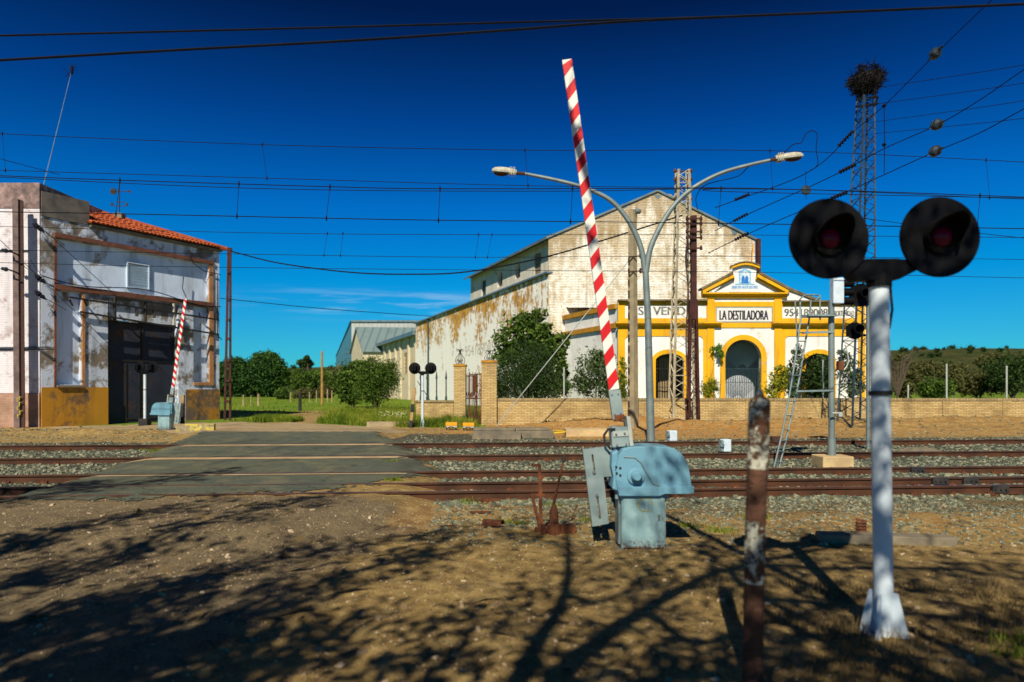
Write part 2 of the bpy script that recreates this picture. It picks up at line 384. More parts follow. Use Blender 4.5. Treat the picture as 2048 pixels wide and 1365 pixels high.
M['lamp_grey'] = mat('lamp_grey', (.22,.27,.26), (.15,.19,.20), 3, rough=.55, bump=.08, metal=.3)
M['lamp_head'] = mat('lamp_head', (.52,.50,.40), (.34,.31,.24), 8, rough=.5, bump=.1)
M['lamp_dark'] = mat('lamp_dark', (.04,.03,.025), (.08,.03,.02), 8)
M['barrier_blue'] = peel('barrier_housing_paint', (.15,.33,.44), (.09,.21,.31), scale=2, amount=.62, sharp=.15, stain=(.07,.12,.15), stain_amt=.6, bump=.06, rough=.5)
def cab_mat():
    t = NT('cabinet_paint'); sp = t.n('ShaderNodeSeparateXYZ'); t.l(t.pos, sp.inputs[0])
    c = t.mix(t.rng(t.noise(5, 7, .65), .4, .65), (.25,.40,.42), (.18,.30,.33)); c = t.mix(t.math('MULTIPLY', t.rng(t.noise(3, 6, .6, stretch=(5, 5, .5)), .52, .7), .4), c, (.12,.14,.12))
    f = t.math('ADD', t.noise(28, 7, .75), t.rng(sp.outputs['Z'], 0, .22, .14, -.12)); c = t.mix(t.rng(f, .58, .62), c, (.16,.075,.03))
    t.bump(t.noise(40, 4), .08, .01); return t.fin(c, .55, 0, .3)
M['barrier_grey'] = cab_mat() or peel('barrier_cabinet_paint', (.27,.42,.45), (.20,.31,.34), scale=2.2, amount=.6, sharp=.2, stain=(.12,.14,.13), stain_amt=.4, bump=.06, rough=.5)
M['galv'] = mat('galvanised', (.30,.38,.38), (.20,.27,.28), 4, rough=.5, metal=.35, bump=.05)
M['galv_light'] = mat('galvanised_light', (.46,.50,.46), (.36,.40,.38), 4, rough=.5, metal=.2, bump=.05)
M['red'] = mat('red_reflective', (.62,.012,.018), (.50,.01,.014), 3, rough=.4, bump=.03)
M['white'] = mat('white_reflective', (.74,.76,.72), (.62,.65,.62), 3, rough=.4, bump=.03)
M['bolt'] = mat('bolt', (.35,.36,.36), (.2,.2,.2), 8, rough=.4, metal=.7, bump=0)
M['sig_white'] = mat('signal_post_white', (.60,.68,.74), (.48,.57,.65), 2.5, rough=.45, bump=.04)
M['black'] = mat('signal_black', (.0022,.0028,.004), (.004,.004,.006), 5, rough=.62, bump=.03, spec=.12)
M['soot'] = mat('hood_inside', (.004,.004,.005), (.006,.006,.006), 5, rough=.9, bump=0, spec=.1)
def lensmat():
    t = NT('red_lens'); t.b.inputs['Coat Weight'].default_value = .15
    return t.fin((.085,.0,.018), .5, 0, .1)
M['lens'] = lensmat()
M['wood'] = mat('weathered_wood', (.42,.28,.12), (.24,.15,.07), 6, bump=.4)
M['wood_pole'] = mat('wood_pole', (.40,.23,.07), (.26,.15,.05), 3, bump=.2)
M['blackpaint'] = mat('black_paint', (.015,.017,.022), (.04,.035,.03), 6)
M['concrete'] = mat('old_concrete', (.40,.32,.19), (.24,.18,.11), 3, bump=.5, bscale=14, dist=.03)
M['concrete_grey'] = mat('slab_concrete', (.24,.20,.13), (.14,.12,.09), 3, bump=.5, bscale=14, dist=.03)
M['plinth'] = mat('plinth_concrete', (.58,.43,.22), (.42,.30,.16), 3, bump=.4)
M['yellowblock'] = peel('yellow_kerb_paint', (.62,.50,.10), (.34,.28,.18), scale=3, amount=.5, stain_amt=.4)
M['orange'] = mat('orange_plate', (.85,.36,.01), (.70,.28,.01), 6, rough=.6, bump=0)
M['wire'] = mat('wire', (.004,.006,.012), (.008,.010,.018), 3, rough=.8, bump=0, spec=.1)
M['glassdisc'] = mat('insulator_glass', (.03,.045,.06), (.015,.025,.035), 6, rough=.25, bump=0, spec=.6)
M['text_black'] = mat('sign_lettering', (.012,.014,.03), (.02,.02,.04), 6, bump=0)
M['text_faded'] = mat('faded_lettering', (.10,.11,.10), (.20,.21,.20), 4, bump=0, lo=.45, hi=.6)
M['text_ghost'] = mat('ghost_lettering', (.46,.42,.34), (.58,.54,.46), 4, bump=0)
M['tile_pale'] = mat('glazed_tile_pale', (.62,.72,.76), (.42,.58,.70), 6, rough=.3, bump=0, lo=.45, hi=.6)
M['tile_blue'] = mat('glazed_tile_blue', (.02,.13,.48), (.05,.22,.55), 9, rough=.3, bump=0)
M['tile_mid'] = mat('glazed_tile_mid', (.16,.40,.66), (.30,.52,.70), 7, rough=.3, bump=0)
M['sign_frame'] = mat('sign_frame_grey', (.26,.32,.32), (.20,.25,.26), 4, bump=0)
M['sign_white'] = mat('sign_white', (.72,.71,.68), (.64,.63,.62), 4, bump=0)
M['room'] = mat('room_plaster', (.42,.45,.50), (.34,.37,.42), 1, bump=.1)
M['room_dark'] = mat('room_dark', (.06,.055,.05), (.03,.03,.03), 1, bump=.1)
M['room_floor'] = mat('room_floor', (.12,.10,.08))
M['nest'] = mat('nest_sticks', (.016,.013,.012), (.007,.006,.006), 10, bump=0)
M['bark'] = mat('bark', (.10,.075,.05), (.05,.04,.03), 8, bump=.5)
M['leaf_bush'] = attrmat('leaf_bush', (.018,.042,.007), (.17,.25,.035), (.062,.12,.016), .6, trans=.25)
M['leaf_light'] = attrmat('leaf_light', (.05,.12,.012), (.26,.42,.06), (.12,.24,.03), .6, trans=.3)
M['leaf_dark'] = attrmat('leaf_dark', (.012,.030,.008), (.065,.12,.022), (.03,.062,.012), .7, trans=.15)
M['leaf_pine'] = attrmat('leaf_pine', (.012,.035,.010), (.07,.16,.02), (.028,.075,.014), .75, trans=.15)
M['leaf_yellow'] = attrmat('leaf_yellow', (.10,.13,.012), (.50,.42,.03), (.24,.26,.02), .6, trans=.3)
M['leaf_grey'] = attrmat('leaf_grey', (.03,.055,.02), (.15,.21,.08), (.07,.11,.035), .7, trans=.2)
M['leaf_olive'] = attrmat('leaf_olive', (.045,.05,.015), (.14,.13,.04), (.08,.085,.025), .8, trans=.1)
M['grassblade'] = attrmat('grass_blade', (.05,.115,.008), (.50,.43,.09), (.20,.26,.02), .8, trans=.3)
M['drygrass'] = attrmat('dry_grass', (.10,.075,.035), (.34,.26,.13), (.20,.14,.06), .9, trans=.2)
M['flower'] = mat('daisy', (.75,.75,.62), (.7,.68,.4), 5, bump=0)
M['stone'] = attrmat('ballast_stone', (.055,.065,.05), (.30,.29,.20), (.12,.14,.10), .9)
M['pebble'] = attrmat('pebble', (.12,.085,.055), (.50,.40,.27), (.26,.18,.10), .9)
def asphalt():
    t = NT('asphalt'); c = t.mix(t.rng(t.noise(.5, 6), .35, .7), (.055,.072,.060), (.10,.108,.074))
    c = t.mix(t.rng(t.noise(70, 4, .8), .54, .70), c, (.32,.31,.21)); c = t.mix(t.math('MULTIPLY', t.rng(t.noise(2.2, 6), .52, .62), .22), c, (.30,.235,.115))
    vo = t.n('ShaderNodeTexVoronoi', feature='DISTANCE_TO_EDGE'); vo.inputs['Scale'].default_value = .8; mpv = t.n('ShaderNodeVectorMath', operation='ADD'); t.l(t.pos, mpv.inputs[0]); ns_ = t.n('ShaderNodeTexNoise'); ns_.inputs['Scale'].default_value = 2; t.l(t.pos, ns_.inputs[0]); t.l(ns_.outputs[1], mpv.inputs[1]); t.l(mpv.outputs[0], vo.inputs[0])
    c = t.mix(t.math('MULTIPLY', t.rng(vo.outputs[0], .012, .004), .75), c, (.02,.02,.018))
    c = t.mix(t.math('MULTIPLY', t.rng(t.noise(1.0, 6, .6, stretch=(2.2, .25, 1)), .5, .68), .45), c, (.035,.04,.036))
    t.bump(t.noise(120, 3), .5, .012); return t.fin(c, .92, 0, .15)
M['asphalt'] = asphalt()
M['strip'] = mat('crossing_strip', (.46,.34,.19), (.30,.21,.12), 2.5, bump=.3)
M['pavement'] = mat('pavement', (.36,.275,.155), (.27,.20,.11), .8, bump=.5, bscale=30)
M['bitumen'] = mat('tar_seam', (.03,.03,.03), (.05,.045,.04), 3)
def groundmat():
    t = NT('ground'); at = t.n('ShaderNodeVertexColor'); at.layer_name = 'zone'; sp = t.n('ShaderNodeSeparateColor'); t.l(at.outputs[0], sp.inputs[0])
    gr, gv, og = sp.outputs[0], sp.outputs[1], sp.outputs[2]
    big = t.noise(.45, 7, .6); fine = t.noise(55, 5, .75); mid = t.noise(5, 7, .7)
    dirt = t.mix(t.rng(big, .35, .65), (.31,.20,.068), (.20,.13,.048))
    dirt = t.mix(t.rng(mid, .45, .68), dirt, (.52,.37,.14))
    dirt = t.mix(t.rng(t.noise(1.7, 8, .7), .55, .66), dirt, (.10,.07,.038))
    dirt = t.mix(t.math('MULTIPLY', t.rng(fine, .5, .72), .85), dirt, (.58,.44,.21))
    dirt = t.mix(t.rng(t.noise(26, 4, .8), .60, .68), dirt, (.14,.15,.12))
    dirt = t.mix(t.math('MULTIPLY', t.rng(fine, .45, .28), .6), dirt, (.07,.05,.035))
    worn = t.mix(t.rng(mid, .4, .62), (.15,.112,.066), (.245,.185,.10)); worn = t.mix(t.math('MULTIPLY', t.rng(fine, .5, .7), .8), worn, (.46,.38,.24)); worn = t.mix(t.rng(t.noise(60, 4, .8), .56, .66), worn, (.05,.06,.055))
    dirt = t.mix(t.rng(t.math('ADD', at.outputs['Alpha'], t.math('MULTIPLY', t.math('SUBTRACT', t.noise(1.3, 7, .65), .5), 1.5)), .35, .65), dirt, worn)
    org = t.mix(t.rng(mid, .4, .65), (.36,.165,.035), (.46,.30,.12)); org = t.mix(t.rng(fine, .55, .7), org, (.60,.44,.22))
    c = t.mix(og, dirt, org)
    vo = t.n('ShaderNodeTexVoronoi'); vo.inputs['Scale'].default_value = 17; t.l(t.pos, vo.inputs[0])
    rp = t.n('ShaderNodeValToRGB'); rp.color_ramp.elements[0].color = (.07,.08,.06,1); rp.color_ramp.elements[1].color = (.30,.29,.20,1)
    t.l(vo.outputs['Color'], rp.inputs[0]); grav = t.mix(t.math('MULTIPLY', t.rng(vo.outputs['Distance'], .25, .6), .8), rp.outputs[0], (.04,.04,.03))
    gm = t.rng(t.math('ADD', gv, t.math('MULTIPLY', t.math('SUBTRACT', mid, .5), .9)), .4, .6)
    c = t.mix(gm, c, grav)
    gs = t.mix(t.rng(t.noise(.25, 8, .7), .38, .62), (.10,.23,.012), (.24,.27,.03)); gs = t.mix(t.rng(t.noise(9, 6), .45, .65), gs, (.035,.085,.008))
    c = t.mix(t.rng(t.math('ADD', gr, t.math('MULTIPLY', t.math('SUBTRACT', mid, .5), .8)), .35, .65), c, gs)
    t.bump(t.math('ADD', t.math('ADD', fine, t.math('MULTIPLY', mid, 2.0)), t.math('MULTIPLY', t.math('MULTIPLY', vo.outputs['Distance'], gm), -3)), .9, .03)
    return t.fin(c, .95, 0, .1)
M['ground'] = groundmat()
def hillmat(name, a, b, c_):
    t = NT(name); c = t.mix(t.rng(t.noise(.03, 8, .7), .40, .60), a, b); c = t.mix(t.rng(t.noise(.12, 8, .75), .5, .62), c, c_)
    return t.fin(c, .95, 0, .05)
M['hill_near'] = hillmat('hill_scrub', (.032,.052,.012), (.075,.066,.024), (.014,.026,.008))
M['hill_far'] = hillmat('hill_far', (.05,.085,.02), (.10,.085,.04), (.03,.05,.018))
M['house_white'] = mat('house_white', (.7,.7,.72), (.6,.6,.62), 1, bump=0)
M['box_white'] = mat('box_white', (.62,.72,.80), (.5,.6,.7), 6, rough=.5, bump=0)
M['rustpaint'] = peel('rusty_painted_post', (.55,.54,.44), (.12,.055,.028), (.08,.035,.022), scale=17, amount=.50, sharp=.03, stain=(.07,.03,.02), stain_amt=.7, bump=.8)
M['rustpost'] = peel('rusty_post', (.14,.068,.042), (.07,.036,.026), scale=6, amount=.55, sharp=.2, stain=(.04,.02,.015), stain_amt=.7, bump=.6)
M['yellowgraf'] = mat('yellow_spray', (.55,.45,.04), (.40,.32,.05), 9, bump=0)
M['cable_yellow'] = mat('yellow_hose', (.7,.5,.03), (.6,.4,.03), 5, bump=0)

# ---------------------------------------------------------------- ground and the ways over it
RAIL_T = .075
RAILS = [18.2, 14.9, 12.05, 10.62, 9.72]
CROSS = [(-11.5,24.2),(-4.2,24.2),(-2.8,18.4),(-1.9,15),(-1.3,12.7),(-1.1,10.2),(-1.0,8.8),(-2.4,6.6),(-6.6,6.4),(-7.3,8.6),(-7.6,11.9),(-8.4,15.6)]
def inside(poly, x, y):
    "signed distance, positive inside"
    c = False; best = 1e9; n = len(poly)
    for i in range(n):
        x1, y1 = poly[i]; x2, y2 = poly[(i+1) % n]
        if (y1 > y) != (y2 > y) and x < (x2-x1)*(y-y1)/(y2-y1)+x1: c = not c
        dx, dy = x2-x1, y2-y1; t = max(0, min(1, ((x-x1)*dx+(y-y1)*dy)/(dx*dx+dy*dy)))
        best = min(best, math.hypot(x-x1-t*dx, y-y1-t*dy))
    return best if c else -best
def nz3(x, y, s, seed=0): return mnoise.noise(Vector((x*s, y*s, seed)))
def sm(a, b, x):
    t = max(0, min(1, (x-a)/(b-a))); return t*t*(3-2*t)
def gz(x, y):
    z = 0
    if -30 < x < 40 and 0 < y < 60:
        yy = y-RAIL_T*x
        z += .035*nz3(x, y, .6) + .014*nz3(x, y, 2.6, 3) + .007*nz3(x, y, 7, 5)
        if 5 < y < 27 and -14 < x < 1:
            f = inside(CROSS, x, y)
            if f > -.1: k = sm(-.1, .7, f); z = z*(1-k)*1 + .112*k + z*.08
        # spoil heaps along the boundary wall and before the depot
        for cx, cy, sx, sy, h in ((4.8,27.3,2.2,1.0,.42),(2.2,27.8,2,.8,.2),(9.5,26.8,3,1.2,.25),(14,26.6,4,1.5,.35),(20,27,4,2,.4),(-14.6,23.2,1.3,.7,.22),(-12.5,23.6,1,.5,.15),(-17.5,24,1.6,.8,.15)):
            z += h*math.exp(-((x-cx)/sx)**2-((y-cy)/sy)**2)*(1+.35*nz3(x, y, 1.7, 9))
        if 2 < y < 10 and -9 < x < 2:
            for c0_ in (-1.55, 0, 2.2, 3.7): q_ = x-(-1.6-.42*(y-3.2))+c0_-1.0; z -= .022*math.exp(-(q_/.13)**2)-.010*math.exp(-((abs(q_)-.24)/.09)**2)
        # shallow scrape beside the barrier
        z -= .10*math.exp(-((x+.1)/1.0)**2-((y-8.6)/.5)**2)
        z += .05*math.exp(-((x-3)/3.5)**2-((y-3.4)/.9)**2)
    if y > 60: z += .0
    return z
def steps(lo, hi, core_lo, core_hi, st, grow=1.12):
    a = []; x = core_lo
    while x <= core_hi: a.append(x); x += st
    s = st; x = a[-1]
    while x < hi: s *= grow; x += s; a.append(x)
    s = st; x = core_lo; b = []
    while x > lo: s *= grow; x -= s; b.append(x)
    return b[::-1]+a
xs = steps(-1500, 1500, -9, 9, .11, 1.07); ys = steps(-60, 2600, 2.6, 12.5, .10, 1.035)
vs = []; cols = []
for y in ys:
    for x in xs:
        vs.append((x, y, gz(x, y)))
        yy = y-RAIL_T*x
        gv = sm(9.0, 9.9, yy)*(1-sm(20.0, 21.4, yy)); gv *= 1 - .55*(1-sm(9.6, 10.4, yy))
        if yy < 9.9: gv = max(gv, .50*sm(7.2, 8.6, yy)*sm(-1, .6, x))
        if 5 < y < 26 and -13 < x < 0: gv *= 1-sm(-.2, .2, inside(CROSS, x, y))
        if 14 < y < 30 and -3.6 < x < 1.4: gv = max(gv, .62*sm(24.5, 23, y))
        gr = 0
        if y > 23.5:
            if x < -1: gr = sm(27.2, 29.5, y+ .35*max(0, x+7)) * sm(-.5, -1.6, x)
            if y > 30: gr = 1
            # the worn track into the field
            tx = -9.8 - (y-30)*.22
            if y < 60: gr *= 1 - .9*math.exp(-((x-tx)/1.5)**2)*(1-sm(36, 60, y))
            if x < -12.5 and y < 31+ (x+12.5)*1.2: gr *= .1
        og = 0
        if 19.5 < y < 31 and x > -4: og = sm(20.5, 22.5, y)*sm(-4, -1, x)*(1-.6*sm(8, 14, x))
        if y < 9.5 and x > -1.5: og = max(og, .35*sm(7.2, 8.3, y)*(1-sm(9, 9.5, y)))
        cols.append((gr, gv, og, sm(-.6, -2.8, x-.15*(y-5))*sm(11, 9.5, y)*(.35+.65*sm(9.8, 8.4, y)) if y < 12 else 0))
nx = len(xs); fs = [(j*nx+i, j*nx+i+1, (j+1)*nx+i+1, (j+1)*nx+i) for j in range(len(ys)-1) for i in range(nx-1)]
me = bpy.data.meshes.new('ground'); me.from_pydata(vs, [], fs); me.materials.append(M['ground'])
ca = me.color_attributes.new('zone', 'FLOAT_COLOR', 'POINT'); ca.data.foreach_set('color', [q for c_ in cols for q in c_])
me.polygons.foreach_set('use_smooth', [True]*len(fs)); me.update()
go = bpy.data.objects.new('ground', me); C.objects.link(go); tag(go, kind='structure')

def sheet(name, poly, m, lift, st, jag=.25, js=.9):
    x0 = min(p[0] for p in poly)-1; x1 = max(p[0] for p in poly)+1; y0 = min(p[1] for p in poly)-1; y1 = max(p[1] for p in poly)+1
    nx = int((x1-x0)/st); ny = int((y1-y0)/st); idx = {}; vs = []; fs = []
    def vid(i, j):
        if (i, j) not in idx: x, y = x0+i*st, y0+j*st; idx[(i, j)] = len(vs); vs.append((x, y, gz(x, y)+lift))
        return idx[(i, j)]
    for j in range(ny):
        for i in range(nx):
            x, y = x0+(i+.5)*st, y0+(j+.5)*st
            if inside(poly, x, y) + jag*(nz3(x, y, js, 20)+.7*nz3(x, y, js*3.7, 21)+.5*nz3(x, y, js*11, 22)) > 0: fs.append((vid(i, j), vid(i+1, j), vid(i+1, j+1), vid(i, j+1)))
    me = bpy.data.meshes.new(name); me.from_pydata(vs, [], fs); me.materials.append(m); me.update()
    me.polygons.foreach_set('use_smooth', [True]*len(fs))
    o = bpy.data.objects.new(name, me); C.objects.link(o); tag(o, kind='structure'); return o
ASPH = [(-10.4,22.8),(-4.6,22.8),(-2.9,18.4),(-2.0,15),(-1.4,12.7),(-1.9,11.0),(-2.6,9.9),(-4,9.2),(-7.1,8.9),(-7.5,11.9),(-8.3,15.6)]
PAVE = [(-14.2,31.2),(-10.2,31.0),(-7.5,29.0),(-4.8,27.2),(-3.6,24.2),(-4.4,22.6),(-10.6,22.6),(-14.0,25.2),(-18.5,26.9),(-18,27.6)]
sheet('pavement', PAVE, M['pavement'], .006, .09, .2)
sheet('road', ASPH, M['asphalt'], .012, .06, .42)

# rails: each a real section, clips along the foot
def rail_profile(): return [(-.062,0),(.062,0),(.062,.012),(.012,.028),(.012,.098),(.034,.108),(.036,.135),(-.036,.135),(-.034,.108),(-.012,.098),(-.012,.028),(-.062,.012)]
def make_rail(y0, xa, xb, label, z0=-.004, group='rails of the railway tracks'):
    ang = math.atan(RAIL_T); d = Vector((math.cos(ang), math.sin(ang), 0)); n = Vector((-d.y, d.x, 0))
    A = Vector((xa, y0+RAIL_T*xa, z0)); B = Vector((xb, y0+RAIL_T*xb, z0)); root = empty('rail', (xa, y0+RAIL_T*xa, 0), label, 'rail', group)
    m = MB(); pr = rail_profile(); k = len(pr)
    vs = [P + n*a + Vector((0, 0, b)) for P in (A, B) for a, b in pr]
    m.add(vs, [(i, (i+1) % k, k+(i+1) % k, k+i) for i in range(k)] + [tuple(range(k))[::-1], tuple(k+i for i in range(k))], 0)
    for i in range(k):
        if i == 6: m.m[i] = 1
    m.build('rail_section', [M['rail_rust'], M['rail_head']], root)
    L = (B-A).length; q = 0.3; first = None
    while q < L:
        P = A+d*q
        if not (inside(CROSS, P.x, P.y) > -.2) and abs(P.x) < P.y*.78+1:
            if first is None:
                c = MB()
                for s_ in (-1, 1): c.box(P+n*s_*.055+Vector((0, 0, .024)), (.10, .05, .028), ang); c.cyl(P+n*s_*.075+Vector((0, 0, .02)), P+n*s_*.075+Vector((0, 0, .062)), .014, 6)
                c.box(P+Vector((0, 0, .008)), (.12, .30, .016), ang)
                first = c.build('rail_clip', M['rust'], root); P0 = P
            else: k_ = first.copy(); C.objects.link(k_); k_.location = P-P0
        q += .6
    return root

names = ['rusty rail farthest from the camera, nearest the brick wall', 'second rusty rail from the brick wall, carrying a white box beside it', 'middle rusty rail, just in front of the signal plinth', 'rusty rail just behind the nearest one', 'rusty rail nearest the camera, behind the barrier cabinet']
make_rail(RAILS[0], -60, 90, names[0]); make_rail(RAILS[1], -60, 80, names[1]); make_rail(RAILS[2], -50, 70, names[2])
make_rail(RAILS[3], -50, 60, names[3]); make_rail(RAILS[4], -50, 60, names[4])
# concrete strips beside the rails through the crossing
def strip(y0, xa, xb, wd, nm):
    m = MB(); n = int((xb-xa)/.25); vs = []
    for i in range(n+1):
        x = xa+(xb-xa)*i/n
        for s_ in (-1, 1):
            y = y0+RAIL_T*x+s_*wd/2; vs.append((x, y, gz(x, y)+.019))
    m.add(vs, [(2*i, 2*i+2, 2*i+3, 2*i+1) for i in range(n)]); o = m.build(nm, M['strip']); tag(o, kind='structure')
strip(18.2-.34, -8.3, -3.1, .42, 'crossing_strip'); strip(14.9-.32, -7.9, -2.2, .40, 'crossing_strip'); strip(12.05-.22, -7.4, -1.8, .12, 'crossing_strip')
m = MB(); vs = []
for i in range(60):
    x = -13.5+i*.16; y = 25.6+.02*math.sin(i)+.045*(x+9)
    vs += [(x, y-.03, gz(x, y)+.012), (x, y+.03, gz(x, y)+.012)]
m.add(vs, [(2*i, 2*i+2, 2*i+3, 2*i+1) for i in range(59)]); o = m.build('road_seam', M['bitumen']); tag(o, kind='structure')

# loose stones
def stones(name, n, pick, smin, smax, m, label, cat, seed=1):
    rr = random.Random(seed); mb = MB(); mb.cols = []; k = 0
    base = [(-1,-1,-.6),(1,-1,-.6),(-1,1,-.6),(1,1,-.6),(-.7,-.7,.6),(.7,-.7,.6),(-.7,.7,.6),(.7,.7,.6)]
    V = []; F = []
    while k < n:
        p = pick(rr)
        if p is None: continue
        x, y = p; s_ = smin+(smax-smin)*rr.random()**2; a = rr.random()*6.28; ca_, sa = math.cos(a), math.sin(a); z = gz(x, y)
        sx, sy, sz = s_*(.6+.6*rr.random()), s_*(.6+.6*rr.random()), s_*(.5+.5*rr.random()); tl = (rr.random()-.5)*1.0
        b = len(V)
        for vx, vy, vz in base:
            vx = vx*sx*(1+.35*(rr.random()-.5)); vy = vy*sy*(1+.35*(rr.random()-.5)); vz = vz*sz*(1+.3*(rr.random()-.5)) + tl*vx
            V.append(Vector((x+vx*ca_-vy*sa, y+vx*sa+vy*ca_, z+vz+sz*.25)))
        F += [[b,b+2,b+3,b+1],[b+4,b+5,b+7,b+6],[b,b+1,b+5,b+4],[b+2,b+6,b+7,b+3],[b,b+4,b+6,b+2],[b+1,b+3,b+7,b+5]]
        mb.cols += [rr.random()]*6; k += 1
    mb.v = V; mb.f = F; mb.m = [0]*len(F)
    o = mb.build(name, m); return tag(o, label, cat, kind='stuff')
def pk_ballast(rr):
    y = 9.3 + 12.6*rr.random()**1.5; x = (rr.random()*2-1)*y*.82; yy = y-RAIL_T*x
    if yy < 9.2 or yy > 20.9: return None
    if inside(CROSS, x, y) > .0: return None
    if min(abs(yy-q) for q in RAILS) < .055: return None
    if yy < 9.9 and rr.random() < .5: return None
    if yy > 20 and rr.random() < .6: return None
    return x, y
stones('ballast', 26000, pk_ballast, .014, .040, M['stone'], 'grey and buff crushed stone ballast between the rusty rails', 'ballast', 3)
def pk_mid(rr):
    y = 20+8*rr.random(); x = -3.5+rr.random()*26
    if inside(ASPH, x, y) > -.1 or (x < -1 and rr.random() < .5): return None
    return x, y
stones('rubble', 3800, pk_mid, .008, .04, M['stone'], 'loose pale rubble strewn over the orange earth before the brick wall', 'rubble', 4)
def pk_fore(rr):
    y = 3.0+6.4*rr.random()**1.2; x = (rr.random()*2-1)*y*.85
    if x < -1 and rr.random() < .45: return None
    return x, y
stones('pebbles', 11000, pk_fore, .003, .010, M['pebble'], 'fine grit and small pebbles scattered over the bare earth in front', 'pebbles', 5)
def pk_verge(rr):
    y = 6.9+2.9*rr.random(); x = -1+rr.random()*9
    return (x, y) if rr.random() < .25+.75*sm(7, 9.4, y-RAIL_T*x) and nz3(x, y, 1.1, 14) > -.35 and x < y*.82 else None
stones('verge_gravel', 9000, pk_verge, .006, .024, M['stone'], 'thin greenish gravel spilling from the nearest rail over the earth', 'gravel', 15)
def pk_cr(rr):
    y = 5.5+4.6*rr.random(); x = -7+6*rr.random()
    return (x, y) if abs(x) < y*.8 else None
stones('grit', 6000, pk_cr, .003, .009, M['pebble'], 'fine pale grit on the sandy approach of the crossing', 'grit', 16)
def pk_fore2(rr):
    y = 3.1+5.6*rr.random(); x = (rr.random()*2-1)*y*.8+.4
    return (x, y) if nz3(x, y, .8, 2) > -.05 else None
stones('cobbles', 420, pk_fore2, .010, .030, M['pebble'], 'scattered larger pale stones lying on the bare earth in front', 'stones', 6)
def pk_left(rr):
    y = 20.8+4.4*rr.random(); x = -18+rr.random()*8
    return (x, y) if inside(PAVE, x, y) < 0 and inside(CROSS, x, y) < 0 else None
stones('rubble', 900, pk_left, .010, .035, M['stone'], 'pale rubble heaped on the bare earth in front of the old depot', 'rubble', 8)

# ---------------------------------------------------------------- distillery front (plane y = 38)
F = Frame((0, 38), (1, 0)); U = F.u
def V(py): return HC+(HZ-py)/FP*38
def FU(px): return (px-1024)/FP*38
def prect(x0, y0, x1, y1): return rect(FU(x0), V(y1), FU(x1), V(y0))
def parc(x0, x1, yb, ys, yt, n=16): return arch(FU(x0), FU(x1), yb, V(ys), V(yt)-V(ys), n)
dist = empty('distillery', (11, 38, 0), 'white single storey distillery with yellow trim, arched doorway and name panel', 'building')
ww = MB()
win = [parc(1310,1368,.5,722,707), parc(1449,1523,.1,716,679,20), parc(1610,1664,.5,722,707)]
ww.plate([[(FU(1236),-.1),(FU(1744),-.1),(FU(1744),V(606)),(FU(1632),V(606)),(FU(1517),V(548)),(FU(1470),V(548)),(FU(1428),V(588)),(FU(1413),V(604)),(FU(1236),V(604))], *win], F.p, -.42, 0)
ww.build('wall', M['white_plaster'], dist)
y = MB()   # flat yellow bands and pilasters, 4 to 7 cm proud
y.plate([prect(1236,604,1413,673), prect(1250,611,1413.5,637)][:1] + [prect(1250,611,1412.5,637)], F.p, .001, .04)
y.plate([prect(1563,606,1730,673), prect(1564,613,1714,637)], F.p, .001, .04)
y.plate([prect(1413.6,592,1428,798)], F.p, .001, .075); y.plate([prect(1548,592,1562.6,798)], F.p, .001, .075)
y.plate([prect(1428.4,604,1547.6,656), prect(1431,614,1545,646)], F.p, .001, .05)
def corner_pil(x0, x1, s_):
    a = [(x0,673.3),(x0,798),(x1,798),(x1,681)]
    for i in range(7): t = math.pi/2*i/6; a.append((x1+s_*(8-8*math.cos(t)) if 0 else x1+s_*8*(1-math.cos(t)), 681-8*math.sin(t)))
    return [(FU(p), V(q)) for p, q in a]
y.plate([corner_pil(1236,1250,1)], F.p, .001, .05)
y.plate([corner_pil(1730,1716,-1)], F.p, .001, .05)
y.plate([corner_pil(1413.2,1406,-1)], F.p, .001, .046); y.plate([corner_pil(1563,1570,1)], F.p, .001, .046)
y.build('pilasters', M['yellow_paint'], dist)
def surround(xo0, xo1, yso, yto, xi0, xi1, ysi, yti, yb, n=20):
    m = MB(); o = parc(xo0, xo1, V(798)-.3, yso, yto, n)[1:]; i = parc(xi0, xi1, V(798)-.3, ysi, yti, n)[1:]
    o = o+[(FU(xo0), V(798)-.3)]; i = i+[(FU(xi0), V(798)-.3)]
    m.plate([o+i[::-1]], F.p, -.02, .06); return m
for a in ((1303,1375,722,699,1311,1367,722,708), (1603,1671,722,699,1611,1663,722,708)): surround(*a, 798).build('window_surround', M['yellow_paint'], dist)
surround(1440,1533,716,670,1450,1522,716,680,798).build('door_surround', M['yellow_paint'], dist)
def cornice(x0, x1, yb, yt, proj, name='cornice', par=None):
    m = MB(); h = V(yt)-V(yb); u0, u1, v0 = FU(x0), FU(x1), V(yb)
    pr = [(0, 0), (proj*.35, 0), (proj*.45, h*.3), (proj*.8, h*.45), (proj, h*.62), (proj, h*.85), (0, h)]
    k = len(pr); vs = []
    for e_, u in ((0, u0), (1, u1)):
        for a, b in pr: vs.append(F.p(u, v0+b, a+.0045))
    m.add(vs, [(i, (i+1) % k, k+(i+1) % k, k+i) for i in range(k)]+[tuple(range(k)), tuple(k+i for i in range(k))[::-1]], 0)
    m.m[-3] = 1
    for j in range(len(m.f)):
        if j == 5: m.m[j] = 1
    return m.build(name, [M['yellow_paint'], M['cornice_top']], par or dist)
cornice(1230,1440,655,644,.38); cornice(1541,1742,655,644,.38); cornice(1402,1572,597,585,.34)
m = MB(); m.box(((FU(1236)+FU(1413))/2, 38-.0, V(603)+.03), (FU(1413)-FU(1236), .56, .09)); m.box(((FU(1563)+FU(1744))/2, 38, V(605)+.03), (FU(1744)-FU(1563)-.02, .56, .09))
m.build('coping', M['cornice_top'], dist)
